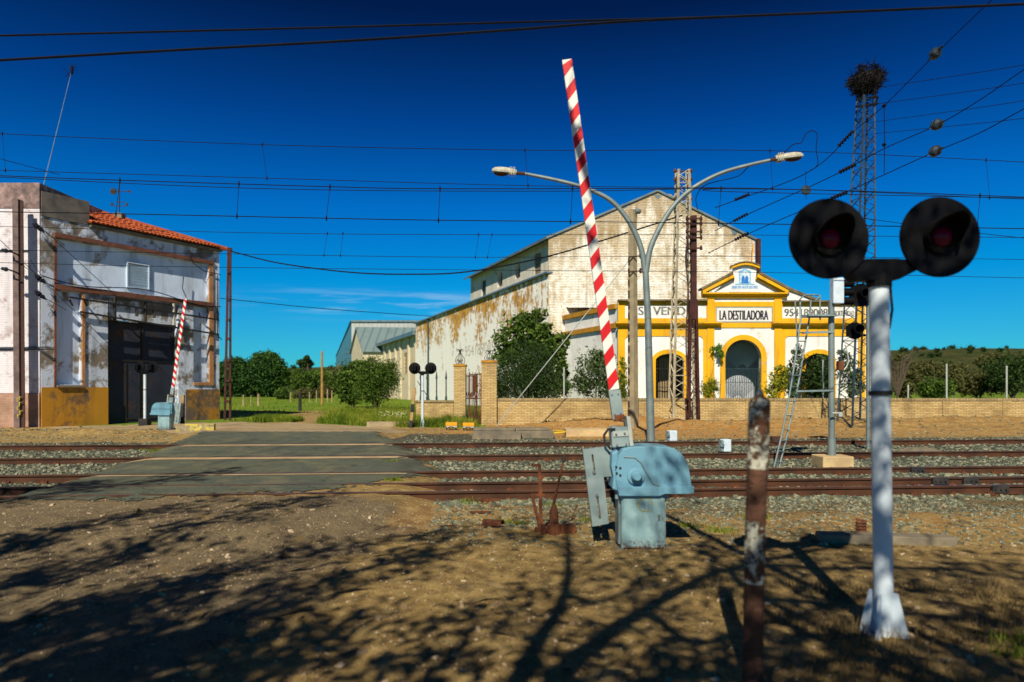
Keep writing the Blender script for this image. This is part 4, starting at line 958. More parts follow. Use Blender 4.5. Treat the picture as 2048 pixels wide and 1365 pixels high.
# ---------------------------------------------------------------- level crossing barrier (prototype at the origin, seen from -Y, arm leaning to -X)
def make_barrier():
    S_ = 198.0   # pixels per metre of the near one; x from 1280, z from 1088
    def q(px, py): return ((px-1280)/S_, (1088-py)/S_)
    r = empty('crossing_barrier')
    fn = lambda u, v, w_: Vector((u, -w_, v))
    m = MB(); m.box((0, 0, .30), (.43, .34, .62)); m.build('cabinet', M['barrier_grey'], r, bevel=.012)
    d_ = MB(); d_.plate([rect(-.20, .03, .19, .58)], fn, .171, .185); dr_ = d_.build('door', M['barrier_grey'], r)
    gf = MB()
    gf.tube([Vector((.02+.07*math.cos(t*.5), -.188, .45+.07*math.sin(t*.5))) for t in range(9)], .004, 4); gf.tube([Vector((-.03+.02*t, -.188, .40-.012*(t % 2))) for t in range(6)], .004, 4); gf.build('spray_mark', M['yellowgraf'], dr_)
    l = MB(); l.box((.15, -.190, .33), (.02, .012, .05)); l.build('latch', M['bolt'], dr_)
    m = MB(); m.box((0, 0, -.02), (.56, .46, .06)); m.build('footing', M['concrete_grey'], r)
    m = MB()
    for s_ in (-1, 1): m.box((s_*.24, -.08, .52), (.05, .06, .04)); m.box((s_*.225, 0, .3), (.02, .22, .5))
    m.build('side_bracket', M['galv'], r)
    # cast housing: profile with a round nose
    prof = [(1230,973),(1226,950),(1226,925),(1231,903),(1240,890),(1254,886),(1290,884),(1322,885),(1338,888),(1350,895),(1360,907),(1367,924),(1371,945),(1373,962)]
    m = MB(); m.plate([[q(*p) for p in prof]], fn, -.20, .20); h = m.build('housing', M['barrier_blue'], r, bevel=.035)
    m = MB(); m.plate([[q(*p) for p in ((1231,980),(1231,962),(1300,962),(1377,962),(1376,975),(1365,976),(1320,976),(1310,980))]], fn, -.225, .225); m.build('housing_rim', M['barrier_blue'], r, bevel=.01)
    m = MB(); cx, cz = q(1264, 941); m.lathe((cx, 0, cz), [(.085,-.199),(.085,-.225),(.055,-.235),(.05,-.28),(.035,-.30)], 'Y', 20); m.build('pivot_cap', M['barrier_blue'], r, smooth=True)
    m = MB(); ln = [(1241,905),(1262,906),(1274,916),(1290,945),(1298,957),(1312,961)]; m.tube([Vector((q(*p)[0], -.202, q(*p)[1])) for p in ln], .007, 5); m.build('casting_seam', M['lamp_grey'], h)
    m = MB(); m.plate([[q(*p) for p in ((1219,898),(1231,892),(1231,972),(1220,968),(1222,945),(1218,925))]], fn, -.17, .17); m.build('bearing_plate', M['barrier_blue'], r, bevel=.01)
    m = MB()
    for p in ((1226,924),(1234,926),(1227,936),(1234,940)): x, z = q(*p); m.cyl((x, -.203, z), (x, -.209, z), .012, 8)
    m.build('bolt', M['black_iron'], r)
    # balance weights and arm, all turning together
    m = MB(); m.plate([[q(*p) for p in ((1165,894),(1200,889),(1217,1041),(1184,1047))], [q(*p) for p in ((1182,903),(1185.5,903),(1190,936),(1186,936))], [q(*p) for p in ((1192,990),(1196,990),(1201,1032),(1197,1032))]], fn, -.03, .03)
    m.plate([[q(*p) for p in ((1200.2,889),(1222,886),(1222,947),(1206.6,948))]], fn, -.02, .022); cw = m.build('counterweight', M['galv'], r)
    m = MB()
    for p in ((1187,938),(1193,984)): x, z = q(*p); m.cyl((x, -.03, z), (x, -.05, z), .016, 8)
    m.build('bolt', M['bolt'], cw)
    m = MB(); m.plate([[q(*p) for p in ((1222,888),(1219,852),(1224,847),(1255,848),(1257,860),(1255,886))]], fn, -.09, .09); m.build('arm_clamp', M['galv'], r, bevel=.006)
    m = MB(); m.plate([[q(*p) for p in ((1222,856),(1255,855),(1256,865),(1224,867))]], fn, .0915, .10); m.plate([[q(*p) for p in ((1249,826),(1256,827),(1263,884),(1256,885))]], fn, -.12, .12)
    cp = m.build('clamp_plate', M['galv_light'], r)
    m = MB()
    for p in ((1229,862),(1246,860),(1231,883),(1249,882)): x, z = q(*p); m.cyl((x, -.1005, z), (x, -.112, z), .011, 8)
    m.build('bolt', M['bolt'], cp)
    m = MB(); x, z = q(1221, 852); m.tube([Vector((x+.03, -.1, z)), Vector((x-.04, -.11, z)), Vector((x-.08, -.1, z-.06)), Vector((x-.07, -.1, z-.13)), Vector((x-.01, -.1, z-.2))], .013, 8); m.build('hose', M['blackpaint'], r)
    m = MB(); m.plate([[q(*p) for p in ((1227,825),(1247,823),(1249,833),(1229,838))]], fn, -.04, .04); m.build('arm_heel', M['rust'], r)
    bot = Vector(q(1236, 832)); tip = Vector(q(1133.5, 115)); ax = (tip-bot); L = ax.length; ax.normalize(); nn = Vector((-ax.y, ax.x))  # nn to the left
    def apt(t, s_): wd = .052*(1-t/L)+.049*(t/L); return bot+ax*t+nn*wd*s_
    m = MB(); m.plate([[apt(0, 1.12), apt(.29, 1.12), apt(.29, -1.12), apt(0, -1.12)]], fn, -.034, .034); sl_ = m.build('arm_sleeve', M['galv'], r)
    m = MB()
    for t in (.05, .25):
        for s_ in (-.6, .6): p = apt(t, s_); m.cyl((p.x, -.034, p.y), (p.x, -.044, p.y), .009, 6)
    m.build('bolt', M['bolt'], sl_)
    m = MB(); per = .246; n = 17; k = 0; sl0 = .10; t0 = .30
    edges = [(t0, t0)]
    t = t0 + .04
    while t < L+.1: edges.append((t-sl0/2, t+sl0/2)); t += per/2+.0
    poly = []
    for i in range(len(edges)):
        a = edges[i]; b = edges[i+1] if i+1 < len(edges) else (L, L)
        al, ar, bl, br = min(a[0], L), min(a[1], L), min(b[0], L), min(b[1], L)
        al = max(al, t0); ar = max(ar, t0)
        if (bl-al)+(br-ar) < 1e-4: continue
        pts = [apt(al, 1), apt(bl, 1), apt(br, -1), apt(ar, -1)]
        m.plate([pts], fn, -.022, .022, i % 2)
    m.build('arm', [M['white'], M['red']], r)
    return r
nb = make_barrier(); nb.location = ((1280-1024)/FP*6.9, 6.9, gz(1.3, 6.95)-.02)
tag(nb, 'tall red and white striped barrier arm raised over a pale blue machine, nearest the camera', 'crossing barrier', 'level crossing barriers')
fb = copy_tree(nb); fb.location = ((332-1024)/FP*25.7, 25.7, gz(-13, 25.7)); fb.rotation_euler = (0, R(0), R(180))
fb['label'] = 'small distant red and white barrier leaning in front of the dark depot door'

# ---------------------------------------------------------------- level crossing signal (faces -Y)
def make_signal():
    r = empty('crossing_signal'); H = 2.30; fn = lambda u, v, w_: Vector((u, -w_, v))
    m = MB(); m.cyl((0, 0, .0), (0, 0, H), .058, 20); m.build('post', M['sig_white'], r, smooth=True)
    m = MB()
    for k in range(8): z = .35+k*.27; m.cyl((.0, -.066, z), (0, -.07, z), .006, 6)
    m = MB()
    for k in range(4):
        a = math.pi/4+k*math.pi/2; dx, dy = math.cos(a), math.sin(a)
        f_ = lambda u, v, w_, dx=dx, dy=dy: Vector((dx*u-dy*w_, dy*u+dx*w_, v))
        m.plate([[(.045, 0), (.142, 0), (.142, .04), (.085, .30), (.045, .30)]], f_, -.008, .008)
    m.box((0, 0, .012), (.20, .20, .022)); m.build('base_fins', M['sig_white'], r)
    m = MB(); m.plate([[(-.25, H+.06), (-.16, H-.02), (.10, H-.02), (.24, H+.05), (.24, H+.09), (.08, H+.11), (-.08, H+.11), (-.25, H+.10)]], fn, -.06, .06); m.cyl((0, 0, H-.06), (0, 0, H+.02), .075, 16); m.build('crossarm', M['black'], r)
    for s_ in (-1, 1):
        cx = s_*.348; cz = H+.238
        m = MB(); m.lathe((cx, -.07, cz), [(.10,.03),(.20,.028),(.248,.012),(.253,0),(.248,-.010),(.15,-.002),(.10,.004)], 'Y', 40); bd = m.build('target_board', M['black'], r, smooth=True)
        m = MB(); m.box((cx-.045, .06, cz+.0), (.09, .17, .21)); m.box((cx+.055, .06, cz), (.07, .15, .19)); m.build('lamp_housing', M['black'], bd, bevel=.008)
        # hood: a tube open below
        m = MB(); vs = []; n = 22
        for (ln_, rr_) in ((-.075, .108), (-.30, .112)):
            for k in range(n):
                a = -.62+(math.pi+1.24)*k/(n-1); L_ = ln_ if ln_ > -.1 else -.14-.15*max(0, math.sin(a)); vs.append((cx+rr_*math.cos(a), L_, cz+rr_*math.sin(a)))
        vs += [(cx+(x-cx)*.95, y_, cz+(z-cz)*.95) for x, y_, z in vs]
        fs_ = []
        for b in (0, 2*n): fs_ += [(b+k, b+k+1, b+n+k+1, b+n+k) for k in range(n-1)]
        fs_ += [(n+k, n+k+1, 3*n+k+1, 3*n+k) for k in range(n-1)]
        m.add(vs, fs_); m.build('hood', M['soot'], bd, smooth=True)
        m = MB(); m.lathe((cx, -.08, cz), [(.105, .0), (.105,-.012),(.066,-.014)], 'Y', 24, 0); m.build('lens_bezel', M['soot'], bd)
        m = MB(); m.lathe((cx, -.082, cz), [(.066,-.004),(.062,-.018),(.045,-.030),(.022,-.036),(.004,-.038)], 'Y', 24); m.build('lens', M['lens'], bd, smooth=True)
    m = MB(); m.cyl((0, 0, H-.75), (0, 0, H-.72), .069, 16); m.tube([Vector((.085, .03, H+.0)), Vector((.10, .03, H-.2)), Vector((.085, .04, H-.32)), Vector((.05, .05, H-.34))], .008, 6); m.build('cable', M['blackpaint'], r)
    return r
ns = make_signal(); ns.rotation_euler = (0, R(-.85), 0); ns.location = ((1768-1024)/FP*4.35, 4.35, gz(2.36, 4.35)-.02)
tag(ns, 'large black twin-lamp crossing signal on a pale post, nearest the camera', 'crossing signal', 'level crossing signals')
fs1 = copy_tree(ns); fs1.location = ((845-1024)/FP*27.3, 27.3, 0.0); fs1.rotation_euler = (0, 0, R(180)); fs1.scale = (.93,)*3
fs1['label'] = 'distant twin-lamp crossing signal seen from behind, in front of the grass and warehouse wall'
fs2 = copy_tree(ns); fs2.location = ((290-1024)/FP*28.6, 28.6, -.02); fs2.rotation_euler = (0, 0, R(165)); fs2.scale = (.97,)*3
fs2['label'] = 'distant twin-lamp crossing signal seen from behind, in front of the dark depot door'
m = MB(); m.box(((290-1024)/FP*28.6, 28.6, .12), (.36, .36, .34)); top('signal_footing', m, M['blackpaint'], 'small black painted footing under the signal post by the depot door', 'footing')

# ---------------------------------------------------------------- rusty post in front
d0 = 3.62; pxm = lambda px: (px-1024)/FP*d0
pr_ = empty('rusty_post', (pxm(1508), d0, 0), 'thick rusty steel post with flaking white band, standing right in front', 'post')
m = MB(); cx = pxm(1507); lean = (pxm(1518)-pxm(1505))/1.6
def pz(py): return HC+(HZ-py)/FP*d0
m.tube([(pxm(1505), d0, -.05), (pxm(1508), d0, pz(1165))], [.053, .052], 20); m.build('lower_section', M['rustpost'], pr_, smooth=True)
m = MB(); m.tube([(pxm(1508), d0, pz(1165)), (pxm(1511), d0, pz(1040))], [.0535, .0535], 24); m.build('painted_band', M['rustpaint'], pr_, smooth=True)
m = MB(); m.tube([(pxm(1511), d0, pz(1040)), (pxm(1515), d0, pz(937))], [.053, .053], 24); m.build('middle_section', M['rustpost'], pr_, smooth=True)
m = MB(); m.tube([(pxm(1515), d0, pz(937)), (pxm(1518), d0, pz(830)), (pxm(1519), d0, pz(808)), (pxm(1520), d0, pz(800)), (pxm(1520), d0, pz(793)), (pxm(1520), d0, pz(780))], [.0545, .056, .056, .050, .022, .014], 24); m.build('painted_band', M['rustpaint'], pr_, smooth=True)

# ---------------------------------------------------------------- double street lamp
def curve(pts, n=40):
    "Catmull-Rom through points"
    P = [Vector(p) for p in pts]; P = [P[0]*2-P[1]]+P+[P[-1]*2-P[-2]]; out = []
    per = max(2, n//(len(P)-3))
    for i in range(1, len(P)-2):
        for k in range(per):
            t = k/per; a, b, c, d = P[i-1:i+3]; out.append(.5*((2*b)+(c-a)*t+(2*a-5*b+4*c-d)*t*t+(3*b-a-3*c+d)*t**3))
    out.append(P[-2]); return out
dl_ = 19.4
lp_ = empty('street_lamp', px3(1302, HZ, dl_)*1-Vector((0, 0, HC)), 'tall grey double-armed street lamp forking into two curved arms', 'street lamp')
m = MB(); m.tube([px3(1302, 890, dl_), px3(1299, 760, dl_), px3(1296, 640, dl_), px3(1291, 540, dl_)], [.115, .105, .095, .085], 14); m.build('pole', M['lamp_grey'], lp_, smooth=True)
for pts, hd, hb in ((((1290,545),(1284,505),(1272,470),(1250,432),(1222,402),(1185,382),(1150,370),(1100,358),(1050,348)), (1033,347), (984,343)), (((1292,545),(1300,500),(1318,458),(1345,415),(1375,385),(1410,362),(1450,344),(1500,330),(1540,321)), (1551,319), (1606,313))):
    m = MB(); cpts = curve([px3(a, b, dl_) for a, b in pts], 48); m.tube(cpts, [.085-.04*i/(len(cpts)-1) for i in range(len(cpts))], 10); ar = m.build('arm', M['lamp_grey'], lp_, smooth=True)
    s_ = 1 if hb[0] > hd[0] else -1; a = px3(*pts[-1], dl_); b = px3(*hd, dl_); e_ = px3(*hb, dl_)
    m = MB(); m.tube([a, b], [.05, .055], 8); m.build('spigot', M['lamp_dark'], ar)
    m = MB(); L_ = (e_-b).length; ux = (e_-b).normalized(); uz = Vector((0, 0, 1)); uz = (uz-ux*uz.dot(ux)).normalized(); uy = ux.cross(uz)
    sec = [(0,.05,.07),(.08,.10,.09),(.3,.12,.11),(.45,.15,.12),(.7,.16,.12),(.88,.13,.10),(1,.04,.05)]; vs = []; n = 14
    for t, wy, hz in sec:
        for k in range(n): an_ = 2*math.pi*k/n; vs.append(b+ux*(t*L_)+uy*(wy*math.cos(an_))+uz*(hz*max(-.55, math.sin(an_))+.02))
    m.add(vs, [(i*n+k, i*n+(k+1) % n, (i+1)*n+(k+1) % n, (i+1)*n+k) for i in range(len(sec)-1) for k in range(n)]+[tuple(range(n)), tuple((len(sec)-1)*n+k for k in range(n))])
    hdm = m.build('lamp_head', M['lamp_head'], ar, smooth=True)
    m = MB()
    for k in range(4): c_ = b+ux*(.05+.045*k)*1; m.box(c_+uz*.03, (.015, .24, .22))
    m.build('cooling_fin', M['lamp_head'], hdm)
    m = MB(); vs = [];
    for j, (sc_, dz) in enumerate(((1, -.050), (.9, -.075), (.5, -.105))):
        for k in range(n): an_ = 2*math.pi*k/n; vs.append(b+ux*(L_*.64+L_*.30*sc_*math.cos(an_))+uy*(.135*sc_*math.sin(an_))+uz*dz)
    m.add(vs, [(i*n+k, i*n+(k+1) % n, (i+1)*n+(k+1) % n, (i+1)*n+k) for i in range(2) for k in range(n)]+[tuple(2*n+k for k in range(n))]); m.build('glass_bowl', M['lamp_dark'], hdm, smooth=True)
m = MB()
m.tube(curve([px3(a, b, dl_+.1) for a, b in ((1395,420),(1392,395),(1408,372),(1440,362),(1478,352),(1500,332),(1540,318),(1560,312),(1585,290),(1602,286),(1612,268),(1625,262),(1634,270),(1632,300),(1636,325),(1630,336),(1622,340))], 60), .012, 4); m.build('loose_cable', M['wire'], lp_)

# ---------------------------------------------------------------- concrete pole with floodlight
dP = 26.0
cp_ = empty('concrete_pole', px3(1265, HZ, dP)-Vector((0, 0, HC)), 'square tan concrete pole with a small round floodlight at its top', 'pole')
m = MB(); a = px3(1266, 862, dP); b = px3(1265, 421, dP); a.z = gz(a.x, a.y)-.1
m.tube([a, b], [.21, .16], 4); m.build('shaft', M['concrete_pole'], cp_)
m = MB()
for py in range(520, 850, 22): p = px3(1257.5, py, dP-.12); m.box(p, (.05, .12, .16))
m.build('step_slot', M['lamp_dark'], cp_)
m = MB(); p = px3(1276, 423, dP-.1); m.lathe(p, [(.05,.12),(.10,.05),(.11,-.08),(.09,-.1)], 'X', 14); m.bar(px3(1266, 422, dP), p, .05); m.build('floodlight', M['lamp_grey'], cp_, smooth=True)
m = MB()
for py in (515, 545): m.bar(px3(1258, py, dP-.2), px3(1282, py-3, dP-.2), .04); m.lathe(px3(1281, py-3, dP-.2), [(.02,-.1),(.06,-.05),(.03,0),(.06,.05),(.02,.1)], 'Z', 8)
m.build('bracket', M['lamp_dark'], cp_)
# stay wire with its shadow on the wall
st_ = MB(); st_.tube([px3(1259, 520, dP), px3(993, 852, 27.2)], .020, 5)
top('stay_wire', st_, M['galv_light'], 'pale diagonal stay wire running from the concrete pole down to the gate pillar', 'stay wire')

# ---------------------------------------------------------------- lattice towers
def lattice(root, base, topz, wb, wt, legs_m, nb, lw=.06, bw=.035, name='lattice_leg', yaw=0, topoff=(0, 0), z0=None):
    bx, by = base; z0 = gz(bx, by)-.05 if z0 is None else z0
    def cor(k, t):
        wd = wb*(1-t)+wt*t; a = math.pi/4+k*math.pi/2+yaw; return Vector((bx+topoff[0]*t+wd*.7071*math.cos(a), by+topoff[1]*t+wd*.7071*math.sin(a), z0+(topz-z0)*t))
    for k in range(4): m = MB(); m.bar(cor(k, 0), cor(k, 1), lw); m.build('leg', legs_m, root)
    m = MB(); ts = [0]; t = 0
    # panels get shorter upward
    hs = [wb*(1-i/nb)+wt*(i/nb) for i in range(nb)]; tot = sum(hs)
    for h in hs: t += h/tot; ts.append(t)
    for k in range(4):
        for i in range(nb):
            a, b = ts[i], ts[i+1]
            if i % 2: m.bar(cor(k, a), cor((k+1) % 4, b), bw, bw*.5)
            else: m.bar(cor((k+1) % 4, a), cor(k, b), bw, bw*.5)
            if i % 4 == 0: m.bar(cor(k, a), cor((k+1) % 4, a), bw, bw*.5)
    m.build('lattice_bracing', legs_m, root)
    return cor
dT = 28.6; bT = px3(1363, 775, dT)
lt = empty('lattice_tower', (bT.x, bT.y, 0), 'cream steel lattice tower in front of the faded lettering on the yellow building', 'lattice tower')
cor = lattice(lt, (bT.x, bT.y), px3(1366, 342, dT).z, .88, .44, M['lattice'], 26, .075, .045, topoff=(.05, 0))
m = MB()
for py, wd in ((343, 16), (360, 16), (399, 16)):
    a = px3(1366-wd, py, dT-.2); b = px3(1366+wd, py, dT-.2); m.bar(a, b, .05)
    for q in (a, b): m.lathe(q, [(.03,-.07),(.07,-.02),(.07,.03),(.03,.1)], 'Z', 8)
m.build('crossarm', M['lattice_dark'], lt)
dB = 28.0; bB = px3(1386, 775, dB)
bp = empty('switch_mast', (bB.x, bB.y, 0), 'dark red-brown steel mast with insulator racks, right of the cream lattice tower', 'mast')
cor = lattice(bp, (bB.x, bB.y), px3(1386, 618, dB).z, .40, .24, M['rust_brown'], 14, .07, .03)
m = MB(); m.box((bB.x, bB.y, (px3(0, 600, dB).z+px3(0, 640, dB).z)/2), (.34, .30, .8)); m.bar(px3(1387, 618, dB), px3(1387, 432, dB), .22, .2); m.build('upper_post', M['rust_brown'], bp)
for py in (438, 448, 464, 476, 497):
    m = MB(); wd = 14; a = px3(1388-wd, py, dB-.2); b = px3(1388+wd, py, dB-.2); m.bar(a, b, .055)
    cr = m.build('crossarm', M['rust_brown'], bp); m = MB()
    for q in (a, b, a.lerp(b, .3)): m.lathe(q+Vector((0, 0, -.02)), [(.03,-.06),(.06,-.02),(.06,.05),(.03,.13)], 'Z', 8)
    m.build('insulator', M['rust_brown'], cr)
m = MB(); m.bar(px3(1376, 436, dB-.2), px3(1376, 505, dB-.2), .05); m.bar(px3(1401, 436, dB-.2), px3(1401, 470, dB-.2), .05); m.tube(curve([px3(1376, 470, dB-.3), px3(1371, 520, dB-.3), px3(1376, 580, dB-.3), px3(1372, 680, dB-.3), px3(1376, 800, dB-.3)], 20), .03, 5); m.build('drop_cable', M['lattice_dark'], bp)

dM = 25.5; bM = px3(1712, 775, dM)
nm_ = empty('catenary_mast', (bM.x, bM.y, 0), 'tall slender lattice mast at the right carrying a stork nest', 'lattice mast')
cor = lattice(nm_, (bM.x, bM.y), px3(1730, 195, dM).z, .92, .42, M['lattice_blue'], 40, .055, .032, topoff=(.36, 0), yaw=.12)
m = MB()
for py in (200, 214): m.bar(px3(1712, py, dM-.2), px3(1756, py-6, dM-.2), .07)
m.bar(px3(1756, 195, dM-.2), px3(1748, 214, dM-.2), .06); m.build('top_bracket', M['wire'], nm_)
# nest of sticks
nc = px3(1734, 166, dM); m = MB(); rr = random.Random(11)
for k in range(1500):
    a = rr.random()*6.283; t = rr.random(); zz_ = -.38+.82*t; rmax = (.28+.36*min(1, t*1.6))*(.92+.25*math.sin(a*3+1)+.12*math.sin(a*7)); rd_ = rmax*(rr.random()**.35)
    p = nc+Vector((rd_*math.cos(a), rd_*math.sin(a), zz_+.08*math.sin(a*2))); dr_ = Vector((rr.gauss(0, 1), rr.gauss(0, 1), rr.gauss(0, .5))).normalized()*rr.uniform(.06, .24); wd_ = dr_.cross(Vector((rr.random(), rr.random(), rr.random()))).normalized()*.009
    m.add([p-dr_, p+dr_, p+dr_*.9+wd_*2, p-dr_*.9+wd_*2], [(0,1,2,3)])
for k in range(26):
    a = rr.random()*6.283; p = nc+Vector((.3*math.cos(a), .3*math.sin(a), -.3)); m.tube([p, p+Vector((rr.uniform(-.05,.05), 0, -rr.uniform(.2,.65)))], .008, 3)
m.lathe(nc, [(.22,-.36),(.42,-.1),(.50,.12),(.42,.3),(.1,.32)], 'Z', 14)
top('stork_nest', m, M['nest'], 'big dark nest of sticks on top of the slender lattice mast', 'nest')

# steel masts at the left
dS = 26.66; s0 = px3(36, 775, dS)
sp_ = empty('steel_pole', (s0.x, s0.y, 0), 'brown square pole at the far left, standing against the pale brick block of the depot', 'pole')
m = MB(); a = px3(38, 775, dS); a.z = -.1; b = px3(35, 400, dS); m.bar(a, b, .25, .22); m.build('shaft', M['steel_pole'], sp_)
m = MB(); m.bar(px3(45.5, 862, dS-.02), px3(41.5, 402, dS-.02), .03, .2)
m.build('shaft_edge', M['lamp_dark'], sp_)
for py in (503, 540):
    m = MB(); m.tube(curve([px3(6, py-2, dS-.4), px3(18, py, dS-.5), px3(32, py+5, dS-.4), px3(40, py+10, dS-.2)], 12), .03, 5); br = m.build('bracket', M['wire'], sp_); m = MB(); m.lathe(px3(12, py-1, dS-.4), [(.02,-.1),(.09,-.03),(.09,.03),(.02,.1)], 'X', 10); m.lathe(px3(6, py-2, dS-.4), [(.02,-.08),(.07,-.02),(.07,.02),(.02,.08)], 'X', 10); m.build('insulator', M['glassdisc'], br)
m = MB()
for k, (x_, y_) in enumerate(((37,800),(41,808),(37,817),(42,825),(38,833),(41,797))): m.bar(px3(x_-3, y_, dS-.13), px3(x_+3, y_-4, dS-.13), .035, .01); m.bar(px3(x_-2, y_-4, dS-.135), px3(x_-2, y_+4, dS-.135), .03, .01)
m.build('spray_mark', M['yellowgraf'], sp_)
dL = 33.0; l0 = px3(455, 775, dL)
ls_ = empty('lattice_post', (l0.x, l0.y, 0), 'slim brown batten-plated steel post just right of the depot, against the sky', 'post')
for s_ in (-1, 1): m = MB(); a = px3(455+s_*5.5, 775, dL); a.z = -.05; m.bar(a, px3(459+s_*2, 499, dL), .055, .10); m.build('leg', M['rust_brown'], ls_)
m = MB()
for py in (545, 600, 640, 678, 722, 762, 803): f_ = (py-499)/(860-499); x_ = 459-4*f_; hw = 2+4*f_; m.box(px3(x_, py, dL-.02), (hw*2*dL/FP, .14, .11))
m.build('batten_plate', M['rust_brown'], ls_)
m = MB(); m.bar(px3(455, 499, dL), px3(464, 499, dL), .08, .15); m.lathe(px3(463, 502, dL), [(.02,-.08),(.06,0),(.02,.1)], 'Z', 8); m.build('cap', M['rust_brown'], ls_)

# ---------------------------------------------------------------- railway signal with ladder on its plinth
dR = 13.75; r0 = px3(1668, 775, dR); PS = FP/dR
m = MB(); c_ = px3(1669, 775, dR); m.box((c_.x, dR+.1, .10), (.62, .55, .24)); top('signal_plinth', m, M['plinth'], 'square buff concrete plinth between the tracks under the ladder signal', 'plinth', bevel=.02)
rs = empty('railway_signal', (r0.x, r0.y, .22), 'grey railway signal with an access ladder and white back box, on the buff plinth', 'railway signal')
m = MB(); m.tube([(r0.x, dR+.1, .22), (r0.x-.01, dR+.1, px3(0, 600, dR).z)], .062, 14); m.tube([(r0.x, dR+.1, .22), (r0.x, dR+.1, .55)], .08, 14); m.build('post', M['lamp_grey'], rs, smooth=True)
m = MB(); a = px3(1676, 608, dR); b = px3(1676, 556, dR); m.box(((a.x+b.x)/2, dR+.05, (a.z+b.z)/2), (.22, .18, b.z-a.z)); m.build('back_box', M['box_white'], rs, bevel=.02)
m = MB()
for py in (564, 582, 600): m.lathe((px3(1690, 0, dR).x, dR+.2, px3(0, py, dR).z), [(.08, 0), (.08, .25), (.07, .26)], 'X', 12)
m.build('hood', M['black'], rs)
ld = MB()
Lr = [(1548,935),(1566,860),(1584,760),(1593,700),(1601,640)]; Rr_ = [(1558,935),(1577,860),(1598,760),(1608,700),(1618,640)]
PL = [px3(*p, dR-.25) for p in Lr]; PR = [px3(*p, dR+.12) for p in Rr_]
ld.tube(PL+[px3(1600, 600, dR-.2)], .018, 6); ld.tube(PR+[px3(1622, 600, dR+.1)], .018, 6)
def alongp(P, t):
    i = min(int(t*(len(P)-1)), len(P)-2); return P[i].lerp(P[i+1], t*(len(P)-1)-i)
for k in range(14): t = (k+.5)/14; ld.tube([alongp(PL, t), alongp(PR, t)], .012, 5)
ld.tube(curve([px3(1598, 602, dR-.25), px3(1608, 592, dR), px3(1626, 590, dR+.2), px3(1640, 592, dR), px3(1630, 602, dR-.2)], 16), .016, 5)
ld.tube([px3(1640, 592, dR), px3(1640, 640, dR)], .016, 5); ld.tube([px3(1590, 600, dR), px3(1592, 640, dR), px3(1596, 700, dR)], .016, 5)
ld.build('ladder', M['galv'], rs)
m = MB()
for (x0_, x1_, py, th_) in ((1600,1672,632,.05),(1605,1668,665,.04),(1592,1668,782,.035)): m.bar(px3(x0_, py+1, dR), px3(x1_, py-1, dR+.05), th_)
m.box(px3(1636, 633, dR+.1), (.55, .4, .03)); m.build('platform', M['galv'], rs)
m = MB(); m.box(px3(1680, 732, dR), (.11, .1, .18)); m.build('junction_box', M['rust'], rs)
m = MB(); m.tube(curve([px3(1690, 690, dR), px3(1697, 720, dR), px3(1690, 738, dR), px3(1680, 742, dR)], 12), .014, 5); m.tube([px3(1664, 827, dR-.08), px3(1680, 827, dR-.08)], .02, 5); m.box(px3(1680, 829, dR-.08), (.07, .06, .09)); m.build('conduit', M['galv_light'], rs)
for (px_, py_, rp_, nm, lb) in ((1721, 591, 23, 'track_signal', 'round black signal target mounted high, just left of the near signal post'), (1709, 662, 17, 'track_signal', 'small black signal target with bracket, lower on the lattice mast')):
    dQ = 17.5; p = px3(px_, py_, dQ); r = empty(nm, p, lb, 'signal target', 'black targets near the lattice mast')
    m = MB(); m.lathe(p, [(rp_/FP*dQ*.6,.05),(rp_/FP*dQ,.02),(rp_/FP*dQ,-.02),(rp_/FP*dQ*.4,0)], 'Y', 24); m.build('target_board', M['black'], r)
    m = MB(); m.box(p+Vector((0, .12, 0)), (.2, .25, .28)); m.bar(p+Vector((-.02, .1, -.1)), p+Vector((.5, .3, -.1)), .05); m.build('lamp_housing', M['black'], r)
    m = MB(); m.lathe(p+Vector((0, -.02, .03)), [(.11,0),(.12,-.25),(.105,-.25),(.09,0)], 'Y', 16); m.build('hood', M['black'], r)
q = px3(1736, 775, 17.6); m = MB(); m.cyl((q.x, q.y, -.05), (q.x, q.y, px3(0, 560, 17.6).z), .05, 10); top('signal_pole', m, M['lamp_grey'], 'thin grey pole of the black track signals, hidden behind the near signal post', 'pole', smooth=True)

